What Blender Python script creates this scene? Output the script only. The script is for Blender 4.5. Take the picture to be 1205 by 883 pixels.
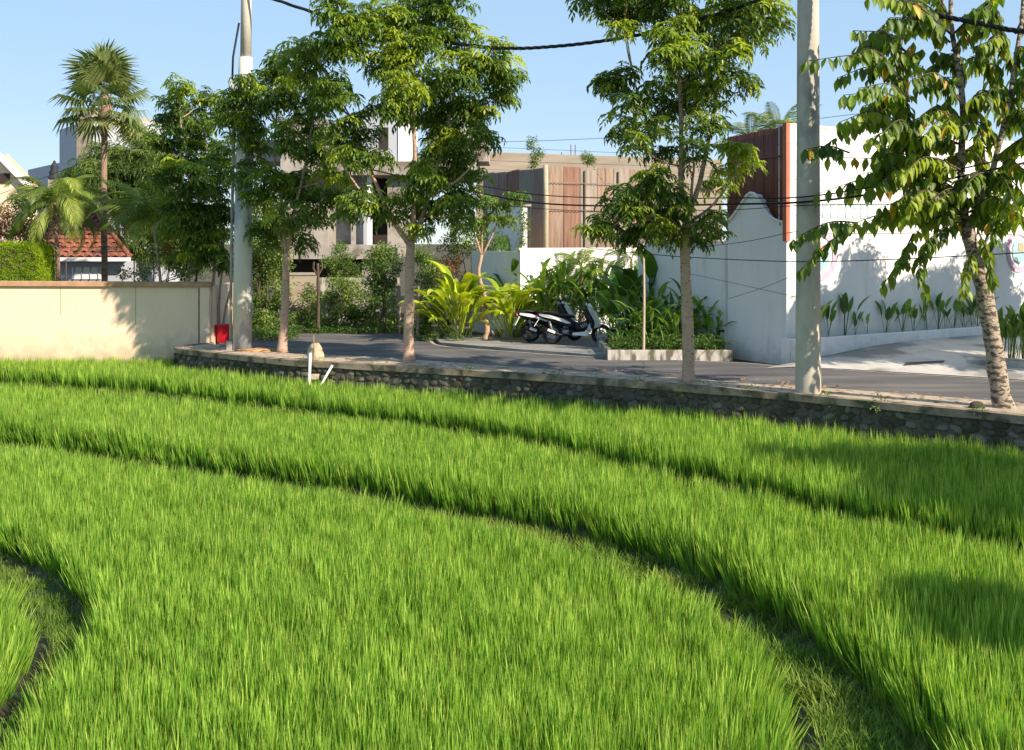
import bpy, math, random
import numpy as np
from mathutils import Vector, Matrix, Euler

# ------------------------------------------------------------------ clearing, camera, world, sun, exposure
for o in list(bpy.data.objects):
    bpy.data.objects.remove(o, do_unlink=True)
SC = bpy.context.scene
COL = SC.collection
R = random.Random(7)
RS = np.random.RandomState(11)
F, H, YH = 1300.0, 2.86, 285.0          # focal length in photo pixels, eye height above the road, horizon row

cam_d = bpy.data.cameras.new('camera')
cam = bpy.data.objects.new('camera', cam_d)
COL.objects.link(cam)
cam.location = (0, 0, H)
cam.rotation_euler = (math.radians(90), 0, 0)
cam_d.sensor_width = 36
cam_d.lens = 36 * F / 1205
cam_d.shift_y = -(441.5 - YH) / 1205
cam_d.clip_end = 3000
SC.camera = cam

SUN_EL, SUN_AZ = math.radians(32), math.radians(130)     # azimuth clockwise from +Y
TO_SUN = Vector((math.sin(SUN_AZ) * math.cos(SUN_EL), math.cos(SUN_AZ) * math.cos(SUN_EL), math.sin(SUN_EL)))
world = bpy.data.worlds.new('World')
SC.world = world
world.use_nodes = True
wn = world.node_tree
bg = wn.nodes['Background']
sky = wn.nodes.new('ShaderNodeTexSky')
sky.sky_type = 'NISHITA'
sky.sun_disc = False
sky.sun_elevation = SUN_EL
sky.sun_rotation = SUN_AZ
sky.altitude = 3500
sky.air_density = 1.0
sky.dust_density = 0.0
sky.ozone_density = 5.0
hsv = wn.nodes.new('ShaderNodeHueSaturation'); hsv.inputs['Saturation'].default_value = 2.2
gam = wn.nodes.new('ShaderNodeGamma'); gam.inputs[1].default_value = 0.2      # thin tropical haze evens out the whole sky
wn.links.new(sky.outputs[0], gam.inputs[0]); wn.links.new(gam.outputs[0], hsv.inputs['Color']); wn.links.new(hsv.outputs[0], bg.inputs['Color'])
bg.inputs['Strength'].default_value = 0.30
sun_d = bpy.data.lights.new('sun', 'SUN')
sun_d.energy = 3.6
sun_d.angle = math.radians(0.53)
sun_d.color = (1.0, 0.87, 0.70)
sun = bpy.data.objects.new('sun', sun_d)
COL.objects.link(sun)
sun.rotation_euler = TO_SUN.to_track_quat('Z', 'Y').to_euler()
sun.location = (30, -20, 30)
SC.view_settings.view_transform = 'Standard'
SC.view_settings.look = 'None'
SC.view_settings.exposure = 1.22
SC.view_settings.gamma = 1
SC.cycles.max_bounces = 8
SC.cycles.diffuse_bounces = 4
SC.cycles.transmission_bounces = 6
SC.cycles.transparent_max_bounces = 8


# ------------------------------------------------------------------ helpers
def P(px, py, Y):
    return Vector(((px - 602.5) / F * Y, Y, H - (py - YH) / F * Y))


def G(px, py, z=0.0):
    Y = (H - z) * F / (py - YH)
    return Vector(((px - 602.5) / F * Y, Y, z))


def tag(o, label=None, cat=None, group=None, kind=None):
    if label: o['label'] = label
    if cat: o['category'] = cat
    if group: o['group'] = group
    if kind: o['kind'] = kind
    return o


def empty(name, loc=(0, 0, 0), rz=0, label=None, cat=None, group=None):
    o = bpy.data.objects.new(name, None)
    o.empty_display_size = 0.2
    COL.objects.link(o)
    o.location = loc
    o.rotation_euler = (0, 0, rz)
    return tag(o, label, cat, group)


def link(name, me, parent=None, loc=None, rot=None, scl=None):
    o = bpy.data.objects.new(name, me)
    COL.objects.link(o)
    if parent is not None: o.parent = parent
    if loc is not None: o.location = loc
    if rot is not None: o.rotation_euler = rot
    if scl is not None: o.scale = scl
    return o


def mesh_np(name, V, T, mats=(), tint=None, smooth=False, midx=None):
    """mesh from numpy arrays: vertices (n,3), polygons of equal size (m,k)"""
    V = np.asarray(V, dtype=np.float32); T = np.asarray(T, dtype=np.int32)
    k = T.shape[1]
    me = bpy.data.meshes.new(name)
    me.vertices.add(len(V)); me.vertices.foreach_set('co', V.ravel())
    me.loops.add(T.size); me.loops.foreach_set('vertex_index', T.ravel())
    me.polygons.add(len(T))
    me.polygons.foreach_set('loop_start', np.arange(0, T.size, k, dtype=np.int32))
    me.polygons.foreach_set('loop_total', np.full(len(T), k, dtype=np.int32))
    if midx is not None: me.polygons.foreach_set('material_index', np.asarray(midx, dtype=np.int32))
    me.update(calc_edges=True)
    if smooth: me.polygons.foreach_set('use_smooth', np.ones(len(T), dtype=bool))
    if tint is not None:
        a = me.attributes.new('tint', 'FLOAT', 'POINT')
        a.data.foreach_set('value', np.asarray(tint, dtype=np.float32))
    for m in mats: me.materials.append(m)
    me.validate()
    return me


class MB:
    """collects shapes; build() links them as one mesh object"""
    def __init__(self): self.V, self.Fc = [], []

    def add(self, V, Fc, M=None):
        b = len(self.V)
        for v in V:
            v = Vector(v)
            self.V.append(M @ v if M is not None else v)
        self.Fc += [tuple(i + b for i in f) for f in Fc]
        return self

    def box(self, c, s, rz=0, rot=None, top=(1, 1)):
        x, y, z = s[0] / 2, s[1] / 2, s[2] / 2
        V = [(-x, -y, -z), (x, -y, -z), (x, y, -z), (-x, y, -z),
             (-x * top[0], -y * top[1], z), (x * top[0], -y * top[1], z), (x * top[0], y * top[1], z), (-x * top[0], y * top[1], z)]
        M = Matrix.Translation(c) @ (Euler(rot).to_matrix().to_4x4() if rot else Matrix.Rotation(rz, 4, 'Z'))
        return self.add(V, [(3, 2, 1, 0), (4, 5, 6, 7), (0, 1, 5, 4), (1, 2, 6, 5), (2, 3, 7, 6), (3, 0, 4, 7)], M)

    def wall(self, a, b, z0, z1, th, z1b=None, z0b=None):
        """upright slab from a to b (xy), thickness th going behind the a->b line's left side"""
        a = Vector(a[:2]); b = Vector(b[:2]); d = (b - a).normalized(); n = Vector((-d.y, d.x)) * th
        z1b = z1 if z1b is None else z1b
        p = [a, b, b + n, a + n]
        z0b = z0 if z0b is None else z0b
        V = [(q.x, q.y, z) for q, z in zip(p, (z0, z0b, z0b, z0))] + [(q.x, q.y, z) for q, z in zip(p, (z1, z1b, z1b, z1))]
        return self.add(V, [(3, 2, 1, 0), (4, 5, 6, 7), (0, 1, 5, 4), (1, 2, 6, 5), (2, 3, 7, 6), (3, 0, 4, 7)])

    def prism(self, poly, h, M=None):
        """polygon in local XZ extruded along Y by h (centred)"""
        n = len(poly)
        V = [(x, -h / 2, z) for x, z in poly] + [(x, h / 2, z) for x, z in poly]
        Fc = [tuple(range(n)), tuple(range(2 * n - 1, n - 1, -1))]
        for i in range(n):
            j = (i + 1) % n
            Fc.append((i, i + n, j + n, j))
        return self.add(V, Fc, M)

    def tube(self, pts, r, n=8, cap=True, M=None, squash=1.0):
        pts = [Vector(p) for p in pts]
        if not isinstance(r, (list, tuple)): r = [r] * len(pts)
        V, Fc = [], []
        ref = Vector((0.13, 0.31, 1)) if abs((pts[-1] - pts[0]).normalized().z) < 0.9 else Vector((1, 0.2, 0.1))
        for i, p in enumerate(pts):
            t = (pts[min(i + 1, len(pts) - 1)] - pts[max(i - 1, 0)]).normalized()
            u = t.cross(ref).normalized(); w = t.cross(u)
            for k in range(n):
                a = 2 * math.pi * k / n
                V.append(p + (u * math.cos(a) + w * math.sin(a) * squash) * r[i])
        for i in range(len(pts) - 1):
            for k in range(n):
                a, b = i * n + k, i * n + (k + 1) % n
                Fc.append((a, b, b + n, a + n))
        if cap:
            Fc.append(tuple(range(n - 1, -1, -1))); Fc.append(tuple((len(pts) - 1) * n + k for k in range(n)))
        return self.add(V, Fc, M)

    def lathe(self, prof, c=(0, 0, 0), n=16, axis='Z', M=None):
        V, Fc = [], []
        for r, z in prof:
            for k in range(n):
                a = 2 * math.pi * k / n
                q = (r * math.cos(a), r * math.sin(a), z)
                if axis == 'Y': q = (q[0], q[2], q[1])
                V.append(Vector(q) + Vector(c))
        for i in range(len(prof) - 1):
            for k in range(n):
                a, b = i * n + k, i * n + (k + 1) % n
                Fc.append((a, b, b + n, a + n))
        return self.add(V, Fc, M)

    def loft(self, secs, n=12, M=None, power=2.5):
        """superellipse sections along x: (x, zc, halfwidth, halfheight)"""
        V, Fc = [], []
        for x, zc, hw, hh in secs:
            for k in range(n):
                a = 2 * math.pi * (k + .5) / n
                c, s = math.cos(a), math.sin(a)
                V.append((x, math.copysign(abs(c) ** (2 / power), c) * hw, zc + math.copysign(abs(s) ** (2 / power), s) * hh))
        for i in range(len(secs) - 1):
            for k in range(n):
                a, b = i * n + k, i * n + (k + 1) % n
                Fc.append((a, b, b + n, a + n))
        Fc.append(tuple(range(n - 1, -1, -1))); Fc.append(tuple((len(secs) - 1) * n + k for k in range(n)))
        return self.add(V, Fc, M)

    def mesh(self, name, mat=None, smooth=False):
        me = bpy.data.meshes.new(name)
        me.from_pydata([tuple(v) for v in self.V], [], self.Fc)
        if smooth: me.polygons.foreach_set('use_smooth', [True] * len(me.polygons))
        if mat: me.materials.append(mat)
        me.update()
        return me

    def build(self, name, mat=None, parent=None, smooth=False, bevel=0, loc=None):
        o = link(name, self.mesh(name, mat, smooth), parent, loc)
        if bevel:
            m = o.modifiers.new('bevel', 'BEVEL'); m.width = bevel; m.segments = 2; m.limit_method = 'ANGLE'
        return o


def curve_pts(ctrl, n=24):
    """Catmull-Rom through control points"""
    c = [Vector(p) for p in ctrl]
    c = [c[0] * 2 - c[1]] + c + [c[-1] * 2 - c[-2]]
    out = []
    m = len(c) - 3
    for k in range(n + 1):
        t = k / n * m
        i = min(int(t), m - 1); t -= i
        a, b, d, e = c[i], c[i + 1], c[i + 2], c[i + 3]
        out.append(0.5 * ((2 * b) + (-a + d) * t + (2 * a - 5 * b + 4 * d - e) * t * t + (-a + 3 * b - 3 * d + e) * t ** 3))
    return out


# ------------------------------------------------------------------ materials
def mat(name, base, rough=0.8, var=0.25, scale=4.0, col2=None, bump=0.0, bscale=30.0, spec=0.3, metal=0.0, blotch=None, stretch=None, coat=0, grime=None):
    """plain procedural surface: base colour with two-scale noise variation, optional second colour, optional blotches"""
    m = bpy.data.materials.new(name); m.use_nodes = True
    nt = m.node_tree; N = nt.nodes; L = nt.links
    b = N['Principled BSDF']
    b.inputs['Roughness'].default_value = rough
    b.inputs['Metallic'].default_value = metal
    b.inputs['Specular IOR Level'].default_value = spec
    b.inputs['Coat Weight'].default_value = coat
    tc = N.new('ShaderNodeTexCoord'); mp = N.new('ShaderNodeMapping')
    if stretch: mp.inputs['Scale'].default_value = stretch
    L.new(tc.outputs['Object'], mp.inputs[0])
    n1 = N.new('ShaderNodeTexNoise'); n1.inputs['Scale'].default_value = scale; n1.inputs['Detail'].default_value = 8
    n1.inputs['Roughness'].default_value = 0.65
    L.new(mp.outputs[0], n1.inputs['Vector'])
    rp = N.new('ShaderNodeValToRGB')
    c2 = col2 or tuple(c * (1 - var) for c in base)
    c1 = tuple(min(1, c * (1 + var * 0.5)) for c in base)
    rp.color_ramp.elements[0].position = 0.3; rp.color_ramp.elements[0].color = (*c2, 1)
    rp.color_ramp.elements[1].position = 0.7; rp.color_ramp.elements[1].color = (*c1, 1)
    L.new(n1.outputs['Fac'], rp.inputs[0])
    out = rp.outputs[0]
    if blotch:                                   # (colour, scale, threshold, softness)
        n2 = N.new('ShaderNodeTexNoise'); n2.inputs['Scale'].default_value = blotch[1]; n2.inputs['Detail'].default_value = 6
        L.new(mp.outputs[0], n2.inputs['Vector'])
        r2 = N.new('ShaderNodeValToRGB')
        r2.color_ramp.elements[0].position = blotch[2]; r2.color_ramp.elements[0].color = (0, 0, 0, 1)
        r2.color_ramp.elements[1].position = min(1, blotch[2] + blotch[3]); r2.color_ramp.elements[1].color = (1, 1, 1, 1)
        L.new(n2.outputs['Fac'], r2.inputs[0])
        mx = N.new('ShaderNodeMixRGB'); mx.inputs[2].default_value = (*blotch[0], 1)
        L.new(r2.outputs[0], mx.inputs[0]); L.new(out, mx.inputs[1]); out = mx.outputs[0]
    if grime:                                    # (colour, height where it ends, height where it is full): rain splash and mould at the foot
        sx = N.new('ShaderNodeSeparateXYZ'); L.new(tc.outputs['Object'], sx.inputs[0])
        n3 = N.new('ShaderNodeTexNoise'); n3.inputs['Scale'].default_value = 3.5; n3.inputs['Detail'].default_value = 8; L.new(tc.outputs['Object'], n3.inputs['Vector'])
        ad = N.new('ShaderNodeMath'); ad.operation = 'MULTIPLY_ADD'; ad.inputs[1].default_value = -1.3; ad.inputs[2].default_value = 0.65; L.new(n3.outputs['Fac'], ad.inputs[0])
        a2_ = N.new('ShaderNodeMath'); a2_.operation = 'ADD'; L.new(ad.outputs[0], a2_.inputs[0]); L.new(sx.outputs['Z'], a2_.inputs[1])
        mr = N.new('ShaderNodeMapRange'); mr.inputs['From Min'].default_value = grime[1]; mr.inputs['From Max'].default_value = grime[2]
        mr.inputs['To Min'].default_value = 0; mr.inputs['To Max'].default_value = grime[3]; L.new(a2_.outputs[0], mr.inputs['Value'])
        mx = N.new('ShaderNodeMixRGB'); mx.inputs[2].default_value = (*grime[0], 1)
        L.new(mr.outputs[0], mx.inputs[0]); L.new(out, mx.inputs[1]); out = mx.outputs[0]
    L.new(out, b.inputs['Base Color'])
    if bump:
        nb = N.new('ShaderNodeTexNoise'); nb.inputs['Scale'].default_value = bscale; nb.inputs['Detail'].default_value = 6
        L.new(mp.outputs[0], nb.inputs['Vector'])
        bm = N.new('ShaderNodeBump'); bm.inputs['Strength'].default_value = bump; bm.inputs['Distance'].default_value = 0.03
        L.new(nb.outputs['Fac'], bm.inputs['Height']); L.new(bm.outputs[0], b.inputs['Normal'])
    return m


def leaf_mat(name, dark, mid, young, trans=0.35, rough=0.45, spec=0.4, noise=True):
    """leaf surface: colour by the 'tint' attribute (age of the shoot; on grass blades also painted shade at the root), light passing through the blade"""
    m = bpy.data.materials.new(name); m.use_nodes = True
    nt = m.node_tree; N = nt.nodes; L = nt.links
    b = N['Principled BSDF']; out = N['Material Output']
    b.inputs['Roughness'].default_value = rough; b.inputs['Specular IOR Level'].default_value = spec
    at = N.new('ShaderNodeAttribute'); at.attribute_name = 'tint'
    rp = N.new('ShaderNodeValToRGB'); e = rp.color_ramp.elements
    e[0].position = 0.0; e[0].color = (*dark, 1); e[1].position = 1.0; e[1].color = (*young, 1)
    k = e.new(0.55); k.color = (*mid, 1)
    L.new(at.outputs['Fac'], rp.inputs[0])
    src = rp.outputs[0]
    if noise:
        oi = N.new('ShaderNodeObjectInfo')
        hs = N.new('ShaderNodeHueSaturation'); mr = N.new('ShaderNodeMapRange')
        mr.inputs['To Min'].default_value = 0.75; mr.inputs['To Max'].default_value = 1.25
        L.new(oi.outputs['Random'], mr.inputs['Value']); L.new(mr.outputs[0], hs.inputs['Value'])
        L.new(src, hs.inputs['Color']); src = hs.outputs[0]
    L.new(src, b.inputs['Base Color'])
    tr = N.new('ShaderNodeBsdfTranslucent')
    g = N.new('ShaderNodeMixRGB'); g.blend_type = 'MULTIPLY'; g.inputs[0].default_value = 1; g.inputs[2].default_value = (1.5, 1.45, 0.55, 1)
    L.new(src, g.inputs[1]); L.new(g.outputs[0], tr.inputs['Color'])
    mx = N.new('ShaderNodeMixShader'); mx.inputs[0].default_value = trans
    L.new(b.outputs[0], mx.inputs[1]); L.new(tr.outputs[0], mx.inputs[2]); L.new(mx.outputs[0], out.inputs['Surface'])
    return m


M = {}
M['asphalt'] = mat('asphalt', (0.125, 0.118, 0.115), 0.85, 0.4, 0.9, bump=0.25, bscale=90, blotch=((0.17, 0.155, 0.14), 0.9, 0.5, 0.2), stretch=(0.35, 1.6, 1))
M['dust_pave'] = mat('dusty_pavement', (0.48, 0.38, 0.28), 0.95, 0.3, 3.5, bump=0.4, bscale=40, blotch=((0.17, 0.15, 0.11), 1.7, 0.55, 0.15))
M['apron'] = mat('worn_concrete', (0.30, 0.29, 0.27), 0.9, 0.25, 1.3, bump=0.3, bscale=35, blotch=((0.17, 0.165, 0.155), 0.9, 0.5, 0.12), stretch=(0.6, 1.4, 1))
M['ramp'] = mat('pale_concrete', (0.52, 0.49, 0.45), 0.9, 0.2, 1.6, bump=0.2, bscale=35, blotch=((0.24, 0.23, 0.21), 0.7, 0.5, 0.1))
M['dark_line'] = mat('drain_dark', (0.05, 0.05, 0.05), 0.8)
M['pale_line'] = mat('pale_road_edge', (0.40, 0.36, 0.31), 0.9, 0.3, 5)
M['soil'] = mat('soil', (0.10, 0.075, 0.045), 0.95, 0.45, 2.2, bump=0.5, bscale=18, blotch=((0.055, 0.085, 0.03), 1.4, 0.5, 0.15))
M['mud'] = mat('field_mud', (0.06, 0.048, 0.032), 0.7, 0.45, 3.0, bump=0.8, bscale=14, blotch=((0.06, 0.09, 0.03), 2.6, 0.48, 0.12))
M['mortar'] = mat('wall_mortar', (0.12, 0.105, 0.08), 0.95, 0.4, 5, bump=0.6, bscale=40, blotch=((0.04, 0.055, 0.025), 2.5, 0.5, 0.12))
M['stone_a'] = mat('stone_grey', (0.125, 0.112, 0.095), 0.9, 0.4, 9, bump=0.5, bscale=40, blotch=((0.05, 0.05, 0.03), 6, 0.52, 0.1))
M['stone_b'] = mat('stone_brown', (0.085, 0.07, 0.052), 0.9, 0.4, 9, bump=0.5, bscale=40, blotch=((0.04, 0.045, 0.025), 6, 0.5, 0.1))
M['stone_c'] = mat('stone_pale', (0.20, 0.18, 0.155), 0.9, 0.4, 9, bump=0.5, bscale=40, blotch=((0.09, 0.085, 0.06), 6, 0.55, 0.1))
M['cap'] = mat('mossy_cap', (0.30, 0.24, 0.17), 0.95, 0.4, 6, bump=0.4, bscale=40, blotch=((0.08, 0.075, 0.05), 3, 0.48, 0.12))
M['cream'] = mat('cream_paint', (0.84, 0.63, 0.45), 0.85, 0.05, 1.3, bump=0.1, bscale=25, blotch=((0.62, 0.48, 0.31), 3.0, 0.64, 0.2), stretch=(1.4, 1, 0.5), grime=((0.36, 0.30, 0.20), .35, -.6, .8))
M['brown_cap'] = mat('brown_cap_paint', (0.47, 0.27, 0.16), 0.85, 0.25, 4, bump=0.1)
M['stain'] = mat('rust_stain', (0.32, 0.22, 0.14), 0.9, 0.4, 6)
M['white'] = mat('white_paint', (0.80, 0.79, 0.77), 0.8, 0.05, 1.2, bump=0.12, bscale=20, blotch=((0.60, 0.58, 0.53), 2.2, 0.56, 0.3), stretch=(2.2, 2.2, 0.35), grime=((0.38, 0.37, 0.32), .45, -.25, .7))
M['whitecurb'] = mat('whitewashed_curb', (0.52, 0.49, 0.44), 0.9, 0.3, 5, bump=0.3, bscale=30, blotch=((0.13, 0.12, 0.085), 4.0, 0.44, 0.15), stretch=(1.5, 1.5, 0.5))
M['red_sheet_shaded'] = mat('shaded_red_brown_sheet', (0.19, 0.072, 0.05), 0.7, 0.35, 3, bump=0.2, stretch=(4, 4, 0.6))  # red-brown darkened: the shade on this side is put into the colour
M['red_sheet_sunlit'] = mat('red_sheet_sunlit', (0.46, 0.15, 0.09), 0.7, 0.15, 3)  # brighter copy of the sheet red, sunlight put into the colour
M['rust_a'] = mat('rusted_sheet_tan', (0.25, 0.19, 0.14), 0.8, 0.4, 1.2, col2=(0.17, 0.10, 0.07), stretch=(7, 7, 0.7), bump=0.1)
M['rust_b'] = mat('rusted_sheet_red', (0.21, 0.125, 0.088), 0.8, 0.4, 1.2, col2=(0.15, 0.07, 0.045), stretch=(7, 7, 0.7), bump=0.1)
M['rust_c'] = mat('rusted_sheet_grey', (0.27, 0.23, 0.185), 0.8, 0.4, 1.2, col2=(0.17, 0.13, 0.10), stretch=(7, 7, 0.7), bump=0.1)
M['beigewall'] = mat('bare_concrete_beige', (0.40, 0.335, 0.26), 0.9, 0.25, 1.0, bump=0.15, blotch=((0.33, 0.25, 0.18), 0.8, 0.5, 0.2), stretch=(0.4, 1, 3))
M['bareconc'] = mat('raw_concrete', (0.37, 0.335, 0.295), 0.9, 0.25, 1.5, bump=0.2, blotch=((0.20, 0.16, 0.13), 1.4, 0.52, 0.12))
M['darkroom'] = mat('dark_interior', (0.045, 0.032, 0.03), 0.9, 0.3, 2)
M['plaster_grey'] = mat('grey_plaster', (0.42, 0.44, 0.47), 0.85, 0.06, 0.6, bump=0.05)
M['rooftile'] = mat('clay_tiles', (0.36, 0.13, 0.07), 0.8, 0.5, 3.2, col2=(0.15, 0.055, 0.04), bump=0.2, blotch=((0.07, 0.04, 0.035), 1.6, 0.56, 0.12))
M['concpole'] = mat('pole_concrete', (0.50, 0.45, 0.37), 0.85, 0.2, 3, bump=0.3, bscale=60, blotch=((0.22, 0.21, 0.19), 2.4, 0.55, 0.15), stretch=(1, 1, 0.4))  # dark blotches put the tree's mottled shade into the concrete colour
M['polelight'] = mat('pole_pale_concrete', (0.64, 0.58, 0.48), 0.85, 0.15, 3, bump=0.2, bscale=60, stretch=(1, 1, 0.4))
M['metalpole'] = mat('pole_pale_shade_mottled', (0.62, 0.59, 0.53), 0.75, 0.12, 3, bump=0.2, bscale=60, blotch=((0.36, 0.40, 0.45), 1.6, 0.5, 0.04), stretch=(1, 1, 0.35))  # bluish blotches are mottled shade painted into the pole's colour
M['cable'] = mat('cable_rubber', (0.012, 0.012, 0.013), 0.6, 0.2)
M['bark_pale'] = mat('bark_pale', (0.58, 0.39, 0.28), 0.9, 0.3, 9, bump=0.8, bscale=30, blotch=((0.26, 0.17, 0.12), 9, 0.56, 0.07), stretch=(1, 1, 2.8))
M['bark_mot'] = mat('bark_mottled', (0.42, 0.34, 0.26), 0.9, 0.35, 10, bump=1.0, bscale=26, blotch=((0.10, 0.08, 0.06), 8, 0.5, 0.06), stretch=(1, 1, 2.2))
M['bark_dark'] = mat('bark_dark', (0.10, 0.075, 0.055), 0.9, 0.35, 10, bump=0.6, bscale=26)
M['bark_palm'] = mat('bark_palm', (0.34, 0.23, 0.16), 0.9, 0.3, 4, bump=0.8, bscale=12, stretch=(1, 1, 5), blotch=((0.15, 0.1, 0.07), 4, 0.5, 0.1))
M['lime_trunk'] = mat('bark_limewashed', (0.45, 0.33, 0.25), 0.9, 0.3, 9, bump=0.4, blotch=((0.20, 0.13, 0.1), 7, 0.56, 0.08), stretch=(1, 1, 2.5))
M['bamboo'] = mat('bamboo_cane', (0.45, 0.38, 0.26), 0.7, 0.2, 6)
M['pvc'] = mat('white_plastic_pipe', (0.75, 0.72, 0.64), 0.5, 0.08)
M['redplastic'] = mat('red_plastic', (0.75, 0.015, 0.035), 0.4, 0.1)
M['black'] = mat('black_plastic', (0.018, 0.018, 0.02), 0.45, 0.2, 6)
M['tyre'] = mat('tyre_rubber', (0.02, 0.02, 0.02), 0.85, 0.2, 9)
M['bikewhite'] = mat('white_lacquer', (0.78, 0.78, 0.76), 0.25, 0.03, coat=0.5)
M['metal'] = mat('engine_metal', (0.32, 0.32, 0.33), 0.4, 0.2, 9, metal=0.8)
M['redlens'] = mat('red_lens', (0.35, 0.01, 0.02), 0.25, 0.1)
M['lens'] = mat('clear_lens', (0.6, 0.62, 0.64), 0.15, 0.1, metal=0.3)
M['pink'] = mat('pink_mural_paint', (0.60, 0.40, 0.52), 0.8, 0.2, 10)
M['teal'] = mat('teal_mural_paint', (0.33, 0.50, 0.54), 0.8, 0.2, 10)
M['orange'] = mat('orange_mural_paint', (0.60, 0.36, 0.22), 0.8, 0.2, 10)
M['aqua'] = mat('pale_aqua_blocks', (0.45, 0.58, 0.55), 0.8, 0.2, 10)
M['dust'] = mat('dry_clippings', (0.47, 0.27, 0.13), 0.95, 0.4, 9, bump=0.8, bscale=30)
M['rubble'] = mat('pale_stone', (0.47, 0.38, 0.27), 0.95, 0.3, 9, bump=0.6, bscale=20)
M['finial'] = mat('dark_finial', (0.03, 0.035, 0.04), 0.7)

LM = {}
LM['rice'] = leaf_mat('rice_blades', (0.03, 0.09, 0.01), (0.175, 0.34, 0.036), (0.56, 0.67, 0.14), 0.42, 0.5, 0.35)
LM['weed'] = leaf_mat('weed_blades', (0.07, 0.14, 0.02), (0.17, 0.28, 0.045), (0.38, 0.38, 0.10), 0.35, 0.6, 0.2)
LM['tree'] = leaf_mat('street_tree_leaves', (0.055, 0.11, 0.02), (0.17, 0.27, 0.035), (0.42, 0.50, 0.05), 0.42, 0.42, 0.45, noise=False)
LM['tree_dark'] = leaf_mat('dark_tree_leaves', (0.045, 0.095, 0.02), (0.135, 0.22, 0.032), (0.40, 0.49, 0.045), 0.42, 0.4, 0.5, noise=False)
LM['droop'] = leaf_mat('hanging_broad_leaves', (0.05, 0.11, 0.018), (0.18, 0.29, 0.03), (0.42, 0.52, 0.06), 0.45, 0.45, 0.4)
LM['yellowleaf'] = leaf_mat('yellowed_leaves', (0.55, 0.33, 0.02), (0.55, 0.33, 0.02), (0.6, 0.3, 0.02), 0.35)
LM['shrub'] = leaf_mat('shrub_leaves', (0.045, 0.095, 0.02), (0.13, 0.215, 0.04), (0.30, 0.38, 0.06), 0.3, 0.5, 0.35, noise=False)
LM['feather'] = leaf_mat('feathery_leaves', (0.05, 0.10, 0.02), (0.13, 0.21, 0.05), (0.26, 0.33, 0.09), 0.35, 0.6, 0.3, noise=False)
LM['hedge'] = leaf_mat('hedge_leaves', (0.12, 0.22, 0.01), (0.24, 0.38, 0.015), (0.38, 0.48, 0.02), 0.35, 0.5, 0.3, noise=False)
LM['ginger'] = leaf_mat('yellow_green_leaves', (0.07, 0.15, 0.01), (0.32, 0.42, 0.02), (0.55, 0.60, 0.04), 0.35, 0.35, 0.5)
LM['big'] = leaf_mat('big_green_leaves', (0.04, 0.10, 0.018), (0.10, 0.21, 0.035), (0.26, 0.38, 0.06), 0.33, 0.35, 0.5)
LM['palm'] = leaf_mat('palm_leaves', (0.09, 0.14, 0.025), (0.19, 0.26, 0.045), (0.34, 0.40, 0.08), 0.35, 0.5, 0.35)
LM['fan'] = leaf_mat('fan_palm_leaves', (0.10, 0.14, 0.055), (0.20, 0.26, 0.09), (0.38, 0.40, 0.15), 0.35, 0.5, 0.4)
LM['dry'] = leaf_mat('dry_leaves', (0.16, 0.08, 0.03), (0.32, 0.17, 0.07), (0.42, 0.24, 0.09), 0.3, noise=False)
LM['orangeflower'] = leaf_mat('orange_blossom', (0.45, 0.12, 0.02), (0.6, 0.2, 0.03), (0.6, 0.3, 0.1), 0.3, noise=False)


# ------------------------------------------------------------------ ground, terraces, retaining wall line
WALL = [(-8.5, 31.0), (-9.05, 29.7), (-8.84, 29.2), (-7.9, 28.4), (-5.33, 26.4), (-2.37, 25.0), (-0.05, 23.8), (2.7, 22.2), (4.83, 20.75), (6.04, 19.8),
        (8.3, 17.9), (11.3, 14.8), (14.2, 10.5), (16.2, 5.0), (17.2, -3.0)]
WC = [Vector((x, y, 0)) for x, y in WALL]
WPTS = [WC[0], WC[1]] + curve_pts(WC[2:], 80)


def seg_side(poly, pts):
    """for each point: signed distance to an open polyline (positive = far side, left of travel)"""
    pts = np.asarray(pts)[:, :2]; poly = np.asarray([(p[0], p[1]) for p in poly])
    best = np.full(len(pts), 1e9); sgn = np.zeros(len(pts))
    for i in range(len(poly) - 1):
        a, b = poly[i], poly[i + 1]; d = b - a; L2 = (d ** 2).sum()
        t = np.clip(((pts - a) @ d) / L2, 0, 1)
        q = a + t[:, None] * d
        r = pts - q; dist = np.hypot(r[:, 0], r[:, 1])
        cr = d[0] * r[:, 1] - d[1] * r[:, 0]
        m = dist < best - 1e-9
        best[m] = dist[m]; sgn[m] = np.sign(cr[m])
    return best * sgn


def inside(poly, pts):
    pts = np.asarray(pts); x, y = pts[:, 0], pts[:, 1]; c = np.zeros(len(pts), bool)
    n = len(poly)
    for i in range(n):
        x1, y1 = poly[i][:2]; x2, y2 = poly[(i + 1) % n][:2]
        if y1 == y2: continue
        m = ((y1 > y) != (y2 > y)) & (x < (x2 - x1) * (y - y1) / (y2 - y1) + x1)
        c ^= m
    return c


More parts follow.
